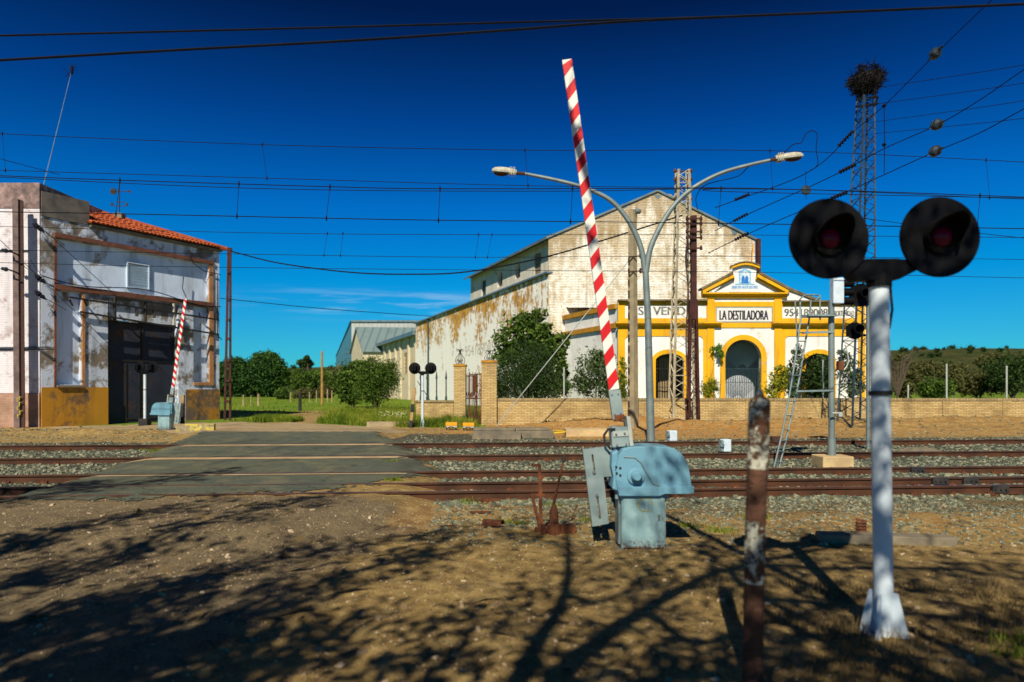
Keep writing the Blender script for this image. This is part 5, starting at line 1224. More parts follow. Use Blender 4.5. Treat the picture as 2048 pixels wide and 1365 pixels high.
# ---------------------------------------------------------------- boundary wall, gate, pillars
YW = 28.9
bw = empty('brick_wall', (12, YW, 0), 'long low yellow brick boundary wall with a soldier-course cap', 'brick wall')
x0 = px3(994, 0, YW).x; m = MB(); m.box(((x0+60)/2, YW+.12, .42), (60-x0, .24, 1.22)); m.build('wall_body', M['brick_yellow'], bw)
m = MB(); m.box(((x0+60)/2, YW+.12, 1.085), (60-x0, .30, .105)); m.build('cap', M['brick_cap'], bw)
m = MB()
for px_ in (1130, 1500, 1650, 1893, 2013, 2180): x_ = px3(px_, 0, YW).x; m.box((x_, YW+.11, .42), (.36, .30, 1.20))
m.build('pier', M['brick_yellow'], bw)
for (pxa, pxb, yd, pt, lb) in ((963, 993.5, 28.7, 720, 'taller yellow brick gate pillar at the end of the long wall'), (907.5, 931, 31.2, 728, 'left yellow brick gate pillar, standing farther back')):
    x0_, x1_ = px3(pxa, 0, yd).x, px3(pxb, 0, yd).x; zt = px3(0, pt, yd).z; cx = (x0_+x1_)/2
    r = empty('gate_pillar', (cx, yd, 0), lb, 'gate pillar', 'brick gate pillars')
    m = MB(); m.box((cx, yd+.3, (zt-.1)/2-.05), (x1_-x0_, .6, zt)); m.build('shaft', M['brick_yellow'], r)
    m = MB(); m.box((cx, yd+.3, zt-.07), (x1_-x0_+.05, .66, .10)); m.build('cap', M['ochre'], r)
    # wrought-iron finial: four curled bars and a spike
    m = MB(); zz_ = zt-.02; cy = yd+.3
    for k in range(4):
        a = k*math.pi/2+.5; dx, dy = math.cos(a), math.sin(a); pp = []
        for t, rr_, h in ((0,.16,0),(1,.21,.08),(2,.23,.2),(3,.17,.34),(4,.08,.46),(5,.03,.56),(6,.06,.66),(7,.13,.70),(8,.16,.64),(9,.12,.60)): pp.append((cx+dx*rr_, cy+dy*rr_, zz_+h))
        m.tube(curve(pp, 27), .013, 5)
        m.tube(curve([(cx+dx*.16, cy+dy*.16, zz_), (cx+dx*.05, cy+dy*.05, zz_+.12), (cx+dx*.10, cy+dy*.10, zz_+.22), (cx+dx*.16, cy+dy*.16, zz_+.16)], 12), .010, 5)
    m.tube([(cx, cy, zz_), (cx, cy, zz_+1.05)], [.014, .006], 5)
    if pxa > 950: m.v = [Vector((p.x, p.y, zz_+(p.z-zz_)*.62)) for p in m.v]
    m.build('finial', M['black_iron'], r)
# half-open iron gate
gt = empty('iron_gate', (px3(935, 0, 30).x, 30, 0), 'rusty wrought-iron gate standing half open between the brick pillars', 'gate')
def leaf(ax, ay, bx_, by_, z0, z1, nb, mm, dense=1):
    m = MB(); A = Vector((ax, ay, 0)); B = Vector((bx_, by_, 0))
    for z in (z0, z0+.5*(z1-z0), z1): m.bar(A+Vector((0, 0, z)), B+Vector((0, 0, z)), .04)
    for k in range(nb+1): p = A.lerp(B, k/nb); m.bar(p+Vector((0, 0, z0)), p+Vector((0, 0, z1+(.12 if k % 2 else .05))), .022 if 0 < k < nb else .05)
    for k in range(nb): p = A.lerp(B, k/nb); q = A.lerp(B, (k+1)/nb); m.bar(p+Vector((0, 0, z0+.5*(z1-z0))), q+Vector((0, 0, z0+.66*(z1-z0))), .018)
    m.build('gate_leaf', mm, gt)
gl = px3(932, 0, 31.0).x; gr_ = px3(962, 0, 29).x
leaf(gl, 31.0, gl+.55, 29.6, .1, 2.1, 8, M['black_iron']); leaf(gr_, 29.0, gr_-.55, 29.9, .1, 2.15, 7, M['rust'])
m = MB(); m.box((gr_-.28, 29.46, 1.75), (.44, .03, .7), R(-58)); m.build('gate_panel', M['rust'], gt)
# low wall with iron fence left of the gate
m = MB(); xa, xb = px3(832, 0, 31.6).x, px3(907, 0, 31.6).x; fwr = empty('fence_wall', ((xa+xb)/2, 31.6, 0), 'short low brick wall with tall iron railing spikes, behind the far signal', 'railing')
m.box(((xa+xb)/2, 31.7, .42), (xb-xa, .25, 1.0)); m.build('low_wall', M['brick_yellow'], fwr); m = MB(); m.box(((xa+xb)/2, 31.7, .95), (xb-xa, .32, .10)); m.build('cap', M['brick_cap'], fwr)
for px_ in (841, 854, 873, 892): x_ = px3(px_, 0, 31.6).x; m = MB(); m.tube([(x_, 31.65, .95), (x_, 31.65, 1.15), (x_, 31.65, 1.2), (x_, 31.65, 1.95), (x_, 31.65, 2.02), (x_, 31.65, 2.4)], [.05, .05, .03, .028, .05, .004], 8); m.build('spike', M['green_iron'], fwr)
m = MB(); m.bar((px3(834, 0, 31.6).x, 31.65, 1.9), (px3(860, 0, 31.6).x, 31.65, 1.0), .03); m.build('stay', M['black_iron'], fwr)

# striped marker posts, kerbs
def marker(pxb, pyb, pxt, pyt, d, cols, label, wd=.12):
    a = px3(pxb, pyb, d); b = px3(pxt, pyt, d); a.z = gz(a.x, a.y)-.03; r = empty('marker_post', (a.x, a.y, 0), label, 'marker post', 'leaning wooden marker posts'); n = len(cols)
    for i, c_ in enumerate(cols): m = MB(); m.bar(a.lerp(b, i/n), a.lerp(b, (i+1)/n), wd, wd); m.build('painted_band', M[c_], r)
marker(821, 856, 829, 776, 27.0, ['blackpaint', 'wood', 'blackpaint', 'wood', 'wood'], 'leaning black and bare-wood striped post beside the far signal by the grass')
marker(365, 852, 366, 790, 26.6, ['blackpaint', 'blackpaint', 'blackpaint', 'wood'], 'short dark post with a worn pale top beside the distant barrier')
m = MB(); p = px3(392, 0, 24.0); m.box((p.x, 24.0, .14), (1.25, .3, .34), R(12)); top('yellow_kerb', m, M['yellowblock'], 'concrete kerb block with worn yellow paint, in front of the distant barrier', 'kerb block', bevel=.02)
m = MB(); p = px3(782, 0, 27.6); m.box((p.x, 27.6, .08), (1.9, .35, .26), R(2)); top('stone_kerb', m, M['concrete'], 'low buff concrete kerb where the road meets the grass', 'kerb block', bevel=.02)
# orange plates on legs
for i, px_ in enumerate((903.5, 937.5)):
    dd_ = 25.4; p = px3(px_, 852, dd_); r = empty('track_box', (p.x, dd_, 0), 'orange topped cable box in the rubble, %s' % ('nearer the far signal' if i == 0 else 'nearer the gate pillar'), 'cable box', 'orange cable boxes'); z = gz(p.x, dd_)
    m = MB(); m.box((p.x, dd_, z+.22), (.42, .3, .13)); m.build('lid', M['orange'], r, bevel=.01); m = MB(); m.box((p.x, dd_, z+.13), (.40, .28, .045)); m.build('rim', M['white'], r)
    m = MB()
    for dx in (-.17, -.06, .05, .16): m.cyl((p.x+dx, dd_-.1, z-.03), (p.x+dx*1.1, dd_-.1, z+.12), .018, 6)
    m.tube(curve([(p.x-.2, dd_-.16, z+.03), (p.x-.08, dd_-.18, z+.12), (p.x+.06, dd_-.18, z+.12), (p.x+.2, dd_-.16, z+.02)], 12), .012, 5); m.build('leg', M['black_iron'], r)
# white equipment boxes by the rails
for i, (px_, py_, dd_, wp) in enumerate(((1344, 870, 19.6, 17), (1451, 888, 16.4, 18))):
    p = px3(px_, py_, dd_); wd_ = wp/FP*dd_; z = gz(p.x, dd_); r = empty('equipment_box', (p.x, dd_, z), ['small white trackside box farther off, right of the street lamp foot', 'small white trackside box on the second rail, nearer the rusty post'][i], 'trackside box', 'white trackside boxes')
    m = MB(); m.box((p.x, dd_, z+.20), (wd_, wd_*.8, .30), .2); m.build('case', M['box_white'], r, bevel=.02); m = MB(); m.box((p.x-wd_*.55, dd_-.05, z+.2), (.06, .14, .26), .2); m.cyl((p.x-wd_*.5, dd_-.14, z+.22), (p.x-wd_*.62, dd_-.16, z+.22), .05, 8); m.build('connector', M['galv'], r)
    m = MB(); m.cyl((p.x, dd_, z-.05), (p.x, dd_, z+.06), .06, 8); m.build('foot', M['black_iron'], r)
# concrete slabs and a chamber lid near the far rail
for (px_, py_, dd_, L_, H_, lb) in ((993, 876, 21.3, 1.5, .26, 'left weathered concrete slab lying by the far rail'), (1066, 866, 21.6, 1.25, .24, 'right weathered concrete slab with a lifted lid by the far rail')):
    p = px3(px_, py_, dd_); m = MB(); m.box((p.x, dd_, .12), (L_, .7, H_), R(2)); m.box((p.x-.05, dd_, .12+H_/2+.045), (L_*.86, .62, .08), R(-3)); top('concrete_slab', m, M['concrete_grey'], lb, 'concrete slab', 'slabs by the far rail', bevel=.015)
m = MB(); p = px3(1100, 872, 22); pts = [(p.x-.25+.3*math.cos(k*.7)+.05*k, 22+.18*math.sin(k*.7), gz(p.x, 22)+.05+.01*k) for k in range(14)]; m.tube(curve(pts, 50), .022, 6); top('hose', m, M['cable_yellow'], 'yellow hose coiled on the earth beside the concrete slabs', 'hose')
m = MB(); p = px3(1190, 862, 22.5); m.box((p.x, 22.5, .12), (2.0, .9, .25), R(1)); top('low_platform', m, M['plinth'], 'low buff concrete platform behind the barrier arm foot', 'concrete platform', bevel=.02)

# ---------------------------------------------------------------- point levers beside the barrier
def rb(px, py, d): return px3(px, py, d)
dq = 7.6
p0 = rb(1083, 1058, dq); r = empty('lever_stand', (p0.x, dq, 0), 'rusty upright bar with a short bent top handle, left of the point lever', 'lever stand')
m = MB(); g0 = Vector((p0.x, dq, gz(p0.x, dq)-.05)); m.bar(g0, rb(1079, 930, dq), .036, .036); m.bar(rb(1080.5, 931, dq), rb(1062, 931, dq), .030); m.build('upright', M['rust'], r)
m = MB(); m.bar(g0+Vector((-.0, .02, .03)), rb(1064, 992, dq), .03); m.bar(rb(1062, 990, dq), rb(1090, 990, dq), .028); m.build('brace', M['rust'], r)
dq = 7.5; b0 = rb(1108, 1060, dq); r = empty('point_lever', (b0.x, dq, 0), 'rusty point lever leaning right, with a dark grip', 'lever'); z = gz(b0.x, dq)
m = MB(); m.tube([rb(1107, 1010, dq), rb(1118, 960, dq), rb(1126, 925, dq)], [.016, .013, .012], 8); m.build('shaft', M['rust'], r)
m = MB(); m.tube([rb(1126, 925, dq), rb(1129, 912, dq)], [.02, .014], 8); m.build('grip', M['blackpaint'], r)
m = MB(); m.lathe((b0.x, dq, z-.02), [(.075, 0), (.075, .12), (.05, .14), (.048, .27), (.03, .31), (.02, .34)], 'Z', 12); m.box((b0.x-.12, dq, z+.04), (.05, .12, .12)); m.box((b0.x+.13, dq+.04, z+.04), (.12, .10, .10)); m.box((b0.x, dq+.12, z+.01), (.42, .08, .06)); m.cyl((b0.x+.2, dq, z+.05), (b0.x+.2, dq+.1, z+.05), .05, 10); m.build('base', M['rust'], r)
# scraps on the ground
dq = 7.95; p = rb(988, 1055, dq); m = MB(); vs = []; n = 14
a = Vector((p.x-.12, dq+.05, gz(p.x, dq)+.02)); b = Vector((p.x+.10, dq-.05, gz(p.x, dq)+.03)); dv = (b-a).normalized(); sd = dv.cross(Vector((0, 0, 1))).normalized()
for e_ in (a, b):
    for rad in (.065, .055):
        for k in range(n): t = math.pi*k/(n-1); vs.append(e_+sd*rad*math.cos(t)+Vector((0, 0, rad*math.sin(t))))
f_ = []
for k in range(n-1): f_ += [(k, k+1, 2*n+k+1, 2*n+k), (n+k, n+k+1, 3*n+k+1, 3*n+k), (k, k+1, n+k+1, n+k), (2*n+k, 2*n+k+1, 3*n+k+1, 3*n+k)]
m.add(vs, f_); top('pipe_offcut', m, M['rust'], 'short curved rusty pipe half-shell lying on the sandy earth', 'pipe offcut')
for (pa, pb, dq, lb, wd_) in (((935, 1003), (1000, 1004), 9.45, 'short rusty rail offcut poking out of the sand beside the crossing', .05), ((940, 1020), (980, 1026), 8.9, 'thin rusty bar half buried in the sand', .03), ((1141, 1042), (1154, 1012), 7.7, 'thin rusty rod leaning in the scrape beside the barrier', .014)):
    a = rb(pa[0], pa[1], dq); b = rb(pb[0], pb[1], dq); 
    if pa[0] < 1100: a.z = gz(a.x, a.y)+.02; b.z = gz(b.x, b.y)+.03
    m = MB(); m.bar(a, b, wd_, wd_*.8); top('iron_scrap', m, M['rust'], lb, 'scrap iron', 'rusty scraps on the sand')
dq = 7.35; p = rb(1722, 1072, dq); z = gz(p.x, dq); m = MB(); hel = [(p.x+.045*math.cos(t*.8), dq+.045*math.sin(t*.8), z+.004*t+.01) for t in range(44)]; m.tube(hel, .014, 6); top('coil_spring', m, M['rust'], 'upright rusty coil spring on the old timber near the near signal post', 'spring')
dq = 7.1; a = rb(1636, 1085, dq); b = rb(1905, 1088, dq-.15); m = MB(); a.z = gz(a.x, a.y)+.03; b.z = gz(b.x, b.y)+.03; m.bar(a, b, .20, .11); top('old_sleeper', m, M['concrete_grey'], 'old grey timber sleeper lying behind the near signal post', 'sleeper', bevel=.01)
for i, (px_, py_, dq) in enumerate(((1556, 876, 17.6), (1384+560, 990, 9.4))):
    pass
# dark trackside lumps by the right rails
for i, (px_, dq, lb) in enumerate(((1551, 18.9, 'small dark rail lubricator box beyond the second rail, right of the rusty post'), (1846, 16.0, 'flat dark wedge-shaped trackside cover right of the near signal post'))):
    p = px3(px_, 0, dq); m = MB(); z = gz(p.x, dq)
    if i == 0: m.box((p.x, dq, z+.14), (.26, .2, .22)); m.bar((p.x+.1, dq, z+.1), (p.x+.55, dq, z+.12), .08); m.cyl((p.x-.05, dq-.12, z+.15), (p.x-.05, dq-.2, z+.15), .07, 10)
    else: m.add([(p.x-.55, dq, z), (p.x+.75, dq, z), (p.x+.2, dq, z+.16), (p.x-.2, dq, z+.16), (p.x-.55, dq+.3, z), (p.x+.75, dq+.3, z), (p.x+.2, dq+.3, z+.16), (p.x-.2, dq+.3, z+.16)], [(0,1,2,3),(4,7,6,5),(0,3,7,4),(1,5,6,2),(3,2,6,7)])
    top('trackside_cover', m, M['lamp_dark'] if i == 0 else M['concrete_grey'], lb, 'trackside cover', 'covers by the right-hand tracks')
# dark bits on the two nearest rails at the right: rail joints bars / fishplates
for i, (px_, rl) in enumerate(((1832, 2), (1876, 3), (1937, 3), (1995, 4))):
    y0 = RAILS[rl]; k_ = (px_-1024)/FP; yy = y0/(1-RAIL_T*k_); x_ = k_*yy; m = MB(); m.box((x_, yy-.045, .075), (.26, .05, .11), RAIL_T)
    for s_ in (-.08, 0, .08): m.cyl((x_+s_, yy-.07, .075), (x_+s_, yy-.09, .075), .014, 6)
    top('rail_joint', m, M['blackpaint'], 'dark fishplate right of the near signal post, %s' % ('on the middle rail', 'left one on the second nearest rail', 'right one on the second nearest rail', 'on the nearest rail')[i], 'fishplate', 'dark fishplates on the right')

# tan fence posts seen in the field, and a timber pole
for i, (px_, py0, py1, d, nm, lb, th_) in enumerate(((644, 800, 703, 62, 'timber_pole', 'pale timber pole standing in front of the far trees', .22), (600, 812, 786, 46, 'field_post', 'dark stub post at the end of the shaded track', .22), (487,806,790,58,'field_post','pale field post, leftmost of the row under the dark trees',.16), (502,806,791,58,'field_post','pale field post, second of the row under the dark trees',.10), (517,806,788,58,'field_post','pale field post, third of the row under the dark trees',.18), (581,800,785,70,'field_post','thin field post right of the dark round trees',.12), (619,800,784,70,'field_post','thin field post just left of the timber pole',.12), (633,800,781,70,'field_post','thin field post close beside the timber pole',.12), (655,800,779,72,'field_post','thin field post right of the timber pole',.14), (664,800,781,72,'field_post','thin field post nearest the shed bushes',.12))):
    a = px3(px_, 775, d); b = px3(px_, py1, d); m = MB(); m.tube([(a.x, d, -.05), (a.x, d, b.z)], [th_*.55, th_*.45], 8)
    top(nm, m, M['blackpaint'] if i == 1 else M['wood_pole'] if i == 0 else M['concrete'], lb, 'pole' if i == 0 else 'fence post', None if i == 0 else 'posts in the field')
# thin steel posts above the wall
for i, (px_, py1, lb) in enumerate(((1128, 735, 'thin grey post above the wall in front of the big bush'), (1646, 720, 'thin grey post above the wall in front of the right-hand window'), (1893, 728, 'thin grey post above the wall, right of the near signal post'), (2013, 732, 'thin grey post above the wall at the far right edge'), (1764+52, 770, 'low thin post above the wall just right of the near signal post'))):
    a = px3(px_, 0, YW+.14); b = px3(px_, py1, YW+.14); m = MB(); m.cyl((a.x, a.y, 1.1), (b.x, b.y, b.z), .035, 8); top('fence_post', m, M['galv_light'], lb, 'fence post', 'thin posts on the boundary wall')

# ---------------------------------------------------------------- hills, houses
def hz_(x, y):
    H = 19+21*sm(60, 420, x)-6*sm(300, 520, x)+ 6*sm(-150, -600, x)
    return H*sm(170, 640, y)*(1+.10*nz3(x, y, .006, 4)) + 1.2*nz3(x, y, .03, 6)*sm(170, 260, y) - .6
xs2 = [-1100+i*22 for i in range(118)]; ys2 = [165+i*14 for i in range(60)]; nx = len(xs2)
me = bpy.data.meshes.new('hills'); me.from_pydata([(x, y, hz_(x, y)) for y in ys2 for x in xs2], [], [(j*nx+i, j*nx+i+1, (j+1)*nx+i+1, (j+1)*nx+i) for j in range(len(ys2)-1) for i in range(nx-1)])
me.materials.append(M['hill_near']); me.polygons.foreach_set('use_smooth', [True]*len(me.polygons)); o = bpy.data.objects.new('hills', me); C.objects.link(o); tag(o, kind='structure')
def house(px, py, d, w_, h_, lb, tower=False):
    p = px3(px, py, d); z = hz_(p.x, d)-1; r = empty('hill_house', (p.x, d, z), lb, 'house', 'white houses on the far hill')
    m = MB(); m.box((p.x, d, z+h_/2), (w_, w_*.7, h_)); 
    if tower: m.box((p.x+w_*.2, d, z+h_*.9), (w_*.3, w_*.3, h_*1.6))
    m.build('wall', M['house_white'], r); m = MB()
    m.add([(p.x-w_/2, d-w_*.36, z+h_), (p.x+w_/2, d-w_*.36, z+h_), (p.x+w_/2, d, z+h_+w_*.18), (p.x-w_/2, d, z+h_+w_*.18), (p.x+w_/2, d+w_*.36, z+h_), (p.x-w_/2, d+w_*.36, z+h_)], [(0,1,2,3),(3,2,4,5)]); m.build('roof', M['tile'], r)
house(1957, 689, 660, 7, 4, 'tiny white chapel with a tower among trees on the right hill crest', True)
house(1922, 690, 660, 6, 3, 'tiny white house on the crest, left of the chapel')
for i, px_ in enumerate((1996, 2009, 2022, 2036)): house(px_, 692, 690, 7+i % 2*2, 4.5, 'tiny white village house on the right skyline, %s in the row' % ('leftmost', 'second from the left', 'third from the left', 'rightmost')[i])

# ---------------------------------------------------------------- plants
def foliage(mb, blobs, n, size, rr, clump=.22, ncl=None, droop=.0, asp=.6):
    vols = [b[1][0]*b[1][1]*b[1][2] for b in blobs]; tot = sum(v**.67 for v in vols)
    if mb.cols is None: mb.cols = []
    Vv = mb.v; Ff = mb.f; Mm = mb.m; Cc = mb.cols
    for (c, rd), v in zip(blobs, vols):
        k = int(n*(v**.67)/tot); nc = ncl or max(6, k//22); cls = []
        for i in range(nc):
            d = Vector((rr.gauss(0, 1), rr.gauss(0, 1), rr.gauss(0, 1))).normalized()*(rr.random()**.4); cls.append((Vector((c[0]+d.x*rd[0], c[1]+d.y*rd[1], c[2]+d.z*rd[2])), rr.random(), .5+rr.random()))
        mr = min(rd)
        for i in range(k):
            cc, sh, sp = cls[rr.randrange(nc)]; q = cc+Vector((rr.gauss(0, 1), rr.gauss(0, 1), rr.gauss(0, 1)))*mr*clump*sp
            if q.z < .02: q.z = .02+rr.random()*.1
            nrm = Vector((rr.gauss(0, 1), rr.gauss(0, 1), rr.gauss(.5, 1))).normalized(); a = nrm.orthogonal().normalized(); a.rotate(Matrix.Rotation(rr.random()*6.28, 3, nrm)); b = nrm.cross(a)
            if droop: a = (a+Vector((0, 0, -droop))).normalized()
            s_ = size*(.6+.8*rr.random()); i0 = len(Vv); a = a*s_; b = b*(s_*asp*.5)
            Vv += [q-a*.5, q+b*.9, q+a*.5, q-b*.9]; Ff.append([i0, i0+1, i0+2, i0+3]); Mm.append(0); Cc.append(min(1, max(0, sh*.65+.35*rr.random())))
    return mb
def stems(base, blobs, rr, n, r0):
    m = MB()
    for k in range(n):
        c, rd = blobs[k % len(blobs)]; e_ = Vector(c)+Vector((rr.uniform(-.6,.6)*rd[0], rr.uniform(-.6,.6)*rd[1], rr.uniform(-.1,.6)*rd[2])); b = Vector(base)+Vector((rr.uniform(-1,1), rr.uniform(-1,1), 0))*r0*2
        mid = b.lerp(e_, .5)+Vector((rr.uniform(-.1,.1), rr.uniform(-.1,.1), .08))*(e_-b).length; m.tube([b, mid, e_], [r0, r0*.6, r0*.2], 5)
    return m
SEED = [100]
def plant(name, label, cat, d, pxb, n, size, leafm, group=None, ns=6, r0=.03, base=None, **kw):
    "pxb: blobs as (px, py, rx px, rz px, depth offset) at depth d"
    SEED[0] += 1; rr = random.Random(SEED[0]); blobs = []
    for b in pxb:
        dz = d+(b[4] if len(b) > 4 else 0); c = px3(b[0], b[1], dz); sx = b[2]/FP*dz; sz = b[3]/FP*dz; blobs.append(((c.x, c.y, c.z), (sx, (sx+sz)/2*.9, sz)))
    bx = sum(b[0][0] for b in blobs)/len(blobs) if base is None else px3(base, 0, d).x
    by = sum(b[0][1] for b in blobs)/len(blobs); z = gz(bx, by) if by < 150 else hz_(bx, by)
    r = empty(name, (bx, by, z), label, cat, group)
    stems((bx, by, z-.05), blobs, rr, ns, r0).build('trunk', M['bark'], r)
    f_ = foliage(MB(), blobs, n, size, rr, **kw); f_.build('crown', M[leafm], r); return r
plant('dark_shrub', 'big dense dark green shrub rising over the brick wall right of the gate', 'shrub', 32.5, [(1030,760,58,48),(1080,752,45,48,.4),(1060,715,48,32,.3),(990,775,26,30),(1112,775,30,30)], 30000, .11, 'leaf_dark', ns=14, r0=.05, clump=.2, asp=.35)
plant('fig_tree', 'leafy light green fig tree standing behind the dense dark shrub', 'tree', 34.5, [(1050,672,44,34),(1104,700,28,40),(1014,695,26,30),(1040,634,20,12),(1078,630,18,14),(1126,745,12,48),(998,722,14,20),(1128,680,14,12),(1066,655,40,18)], 6000, .20, 'leaf_bush', ns=26, r0=.045, clump=.20, asp=.75)
plant('sapling', 'sparse young tree with drooping leaves behind the barrier arm foot', 'sapling', 33.5, [(1190,735,34,30),(1165,770,24,28),(1215,770,22,30),(1195,712,16,14)], 3600, .17, 'leaf_grey', ns=12, r0=.025, clump=.22, asp=.5)
plant('climbing_plant', 'yellow-green climber on the left yellow pilaster', 'climber', 36.9, [(1243,765,9,34),(1246,730,6,14)], 900, .14, 'leaf_yellow', ns=4, r0=.015, clump=.4)
plant('shrub', 'low feathery shrub before the wall between the left window and the door', 'shrub', 35.5, [(1420,778,16,20),(1412,785,12,14),(1428,770,8,14)], 2000, .13, 'leaf_yellow', ns=10, r0=.015, clump=.25, asp=.3)
plant('climbing_plant', 'small green weed sprouting from the wall left of the arched doorway', 'climber', 37.6, [(1433,698,9,6),(1440,708,5,8)], 420, .14, 'leaf_light', ns=3, r0=.01, base=1438, clump=.4)
plant('shrub', 'loose leafy shrub just right of the arched doorway', 'shrub', 35.2, [(1556,765,20,26),(1545,785,14,14),(1566,750,12,18)], 1700, .15, 'leaf_yellow', ns=12, r0=.018, clump=.2)
plant('shrub', 'tall spindly shrub in front of the left side of the right-hand window', 'shrub', 34.8, [(1596,740,18,40),(1590,705,10,18),(1583,775,14,20)], 1500, .14, 'leaf_grey', ns=14, r0=.016, clump=.2)
plant('dark_shrub', 'dense dark shrub filling the right-hand arched window', 'shrub', 36.2, [(1636,760,24,34),(1640,735,18,24)], 5200, .14, 'leaf_dark', ns=8, r0=.03, clump=.25)
plant('shrub', 'spindly shrub between the ladder signal and the near signal post', 'shrub', 34.6, [(1698,752,24,34),(1686,720,12,20),(1715,780,18,18)], 2000, .14, 'leaf_grey', ns=14, r0=.016, clump=.2)
plant('shrub', 'dark green shrub at the base of the annex wall, nearer the far signal', 'shrub', 50, [(757,765,36,38),(775,750,24,32),(740,742,24,30),(735,785,30,22)], 14000, .19, 'leaf_bush', ns=12, r0=.04, clump=.2, asp=.35, group='shrubs before the annex')
plant('shrub', 'paler broad-leaved shrub before the blue shed, left of its neighbour', 'shrub', 53, [(705,768,26,34),(720,745,18,26),(695,792,22,14)], 7000, .24, 'leaf_bush', ns=10, r0=.04, clump=.22, group='shrubs before the annex')
for (bl, lb) in (([(468,752,32,36),(452,770,24,30),(492,760,30,36),(470,735,22,20)], 'dark rounded pine just right of the brown batten post'), ([(535,752,36,44),(528,730,28,26),(550,752,27,40),(505,765,26,30),(540,722,20,16)], 'tallest dark rounded pine in the middle of the far field edge')):
    plant('pine_tree', lb, 'tree', 112, bl, 30000, .42, 'leaf_pine', 'pines at the field edge', ns=5, r0=.3, clump=.11, asp=.55)
k = 0
for (px_, py_, rx_, rz_, d, lm, lb) in ((603,765,24,26,150,'leaf_bush','bright green tree right of the tallest pine'),(648,770,28,24,155,'leaf_bush','bright green tree behind the timber pole'),(675,762,20,30,160,'leaf_olive','brownish tree beside the blue shed'),(610,790,22,12,95,'leaf_olive','low olive bush on the field right of the pines'),(565,790,14,12,90,'leaf_bush','low green bush at the foot of the pines'),(610,727,16,7,330,'leaf_dark','small dark tree clump on the left skyline'),(614,720,5,8,328,'leaf_dark','slender dark tree on the left skyline'),(650,785,18,12,100,'leaf_olive','low brownish bush behind the timber pole'),(590,752,14,12,240,'leaf_bush','green tree on the slope behind the tallest pine'),(635,750,26,9,250,'leaf_bush','green tree on the slope left of the shed')):
    plant('tree', lb, 'tree', d, [(px_, py_, rx_, rz_),(px_+rx_*.4, py_+rz_*.3, rx_*.6, rz_*.6)], 5200, .0030*d, lm, 'trees beyond the left field', ns=4, r0=.002*d, clump=.16)
for (px_, py_, rx_, rz_, d, lm, lb) in ((1872,778,36,20,62,'leaf_bush','low dark bush beyond the wall right of the near signal post'),(1812,762,24,34,70,'leaf_olive','brownish thicket behind the near signal post edge'),(1955,768,48,24,90,'leaf_olive','wide dark tree beyond the wall at the right'),(2025,745,48,40,85,'leaf_dark','dark tree at the far right edge beyond the wall'),(1905,748,30,20,130,'leaf_olive','olive brown bush farther off on the right slope'),(1850,738,30,16,160,'leaf_olive','olive bush on the right slope near the post'),(1985,725,34,14,190,'leaf_olive','mid-slope brown bush at the right'),(1800,730,18,22,110,'leaf_olive','russet bush right behind the near signal post')):
    plant('bush', lb, 'bush', d, [(px_, py_, rx_, rz_),(px_+rx_*.4, py_-rz_*.2, rx_*.5, rz_*.7),(px_-rx_*.4, py_+rz_*.2, rx_*.5, rz_*.7)], 7500, .0034*d, lm, 'bushes beyond the wall at the right', ns=5, r0=.0015*d, clump=.15)
# bare twiggy tree showing right of the near post
rr = random.Random(5); m = MB(); b0 = px3(1795, 760, 60)
for k in range(22):
    a = rr.uniform(-.9, .9); L_ = rr.uniform(1.2, 3.6); p1 = b0+Vector((math.sin(a)*L_*.45, 0, L_*.5)); p2 = p1+Vector((math.sin(a)*L_*.7, .2, L_*.35)); m.tube([b0-Vector((0, 0, 1.6)), p1, p2], [.06, .035, .012], 4)
    for j in range(4): q = p1.lerp(p2, j/4); m.tube([q, q+Vector((rr.uniform(-.1,.6), 0, rr.uniform(.1,.5)))], .015, 3)
top('bare_tree', m, M['bark'], 'bare twiggy treetop peeking out right of the near signal post', 'tree')
# hill dots
rr = random.Random(9); pf = foliage(MB(), [((0, 0, 2.2), (2.6, 2.6, 2.2))], 260, 1.3, rr, clump=.35)
pme = None
crest = [(1893,688),(1905,686),(1926,685),(1934,686),(1941,687),(1950,687),(1966,686),(1975,687),(1900,700),(1852,693),(1986,692),(1844,696)]
def hilltree(x, y, s_, lb, grp):
    global pme
    r = empty('hill_tree', (x, y, hz_(x, y)), lb, 'tree', grp)
    if pme is None:
        r.location = (0, 0, 0); c1_ = pf.build('crown', M['leaf_dark'], r); m = MB(); m.tube([(0, 0, -.5), (0, 0, 2)], [.25, .15], 5); c2_ = m.build('trunk', M['bark'], r); pme = (c1_, c2_); r.location = (x, y, hz_(x, y))
    else:
        for c_ in pme: q = c_.copy(); C.objects.link(q); q.parent = r
    r.scale = (s_,)*3; r.rotation_euler = (0, 0, x)
for i, (px_, py_) in enumerate(crest): p = px3(px_, 0, 655); hilltree(p.x, 655, .8+.25*(i % 3), 'small dark tree in the clump around the chapel on the right hill crest', 'trees on the right hill crest')
for i in range(46):
    d = rr.uniform(260, 560); px_ = rr.uniform(1795, 2040) if i < 30 else rr.uniform(585, 680); p = px3(px_, 0, d); hilltree(p.x, d, rr.uniform(.5, 1.0), 'small dark tree dotted over the %s hillside' % ('right' if i < 30 else 'left'), 'scattered trees on the %s hillside' % ('right' if i < 30 else 'left'))
EXCL = []
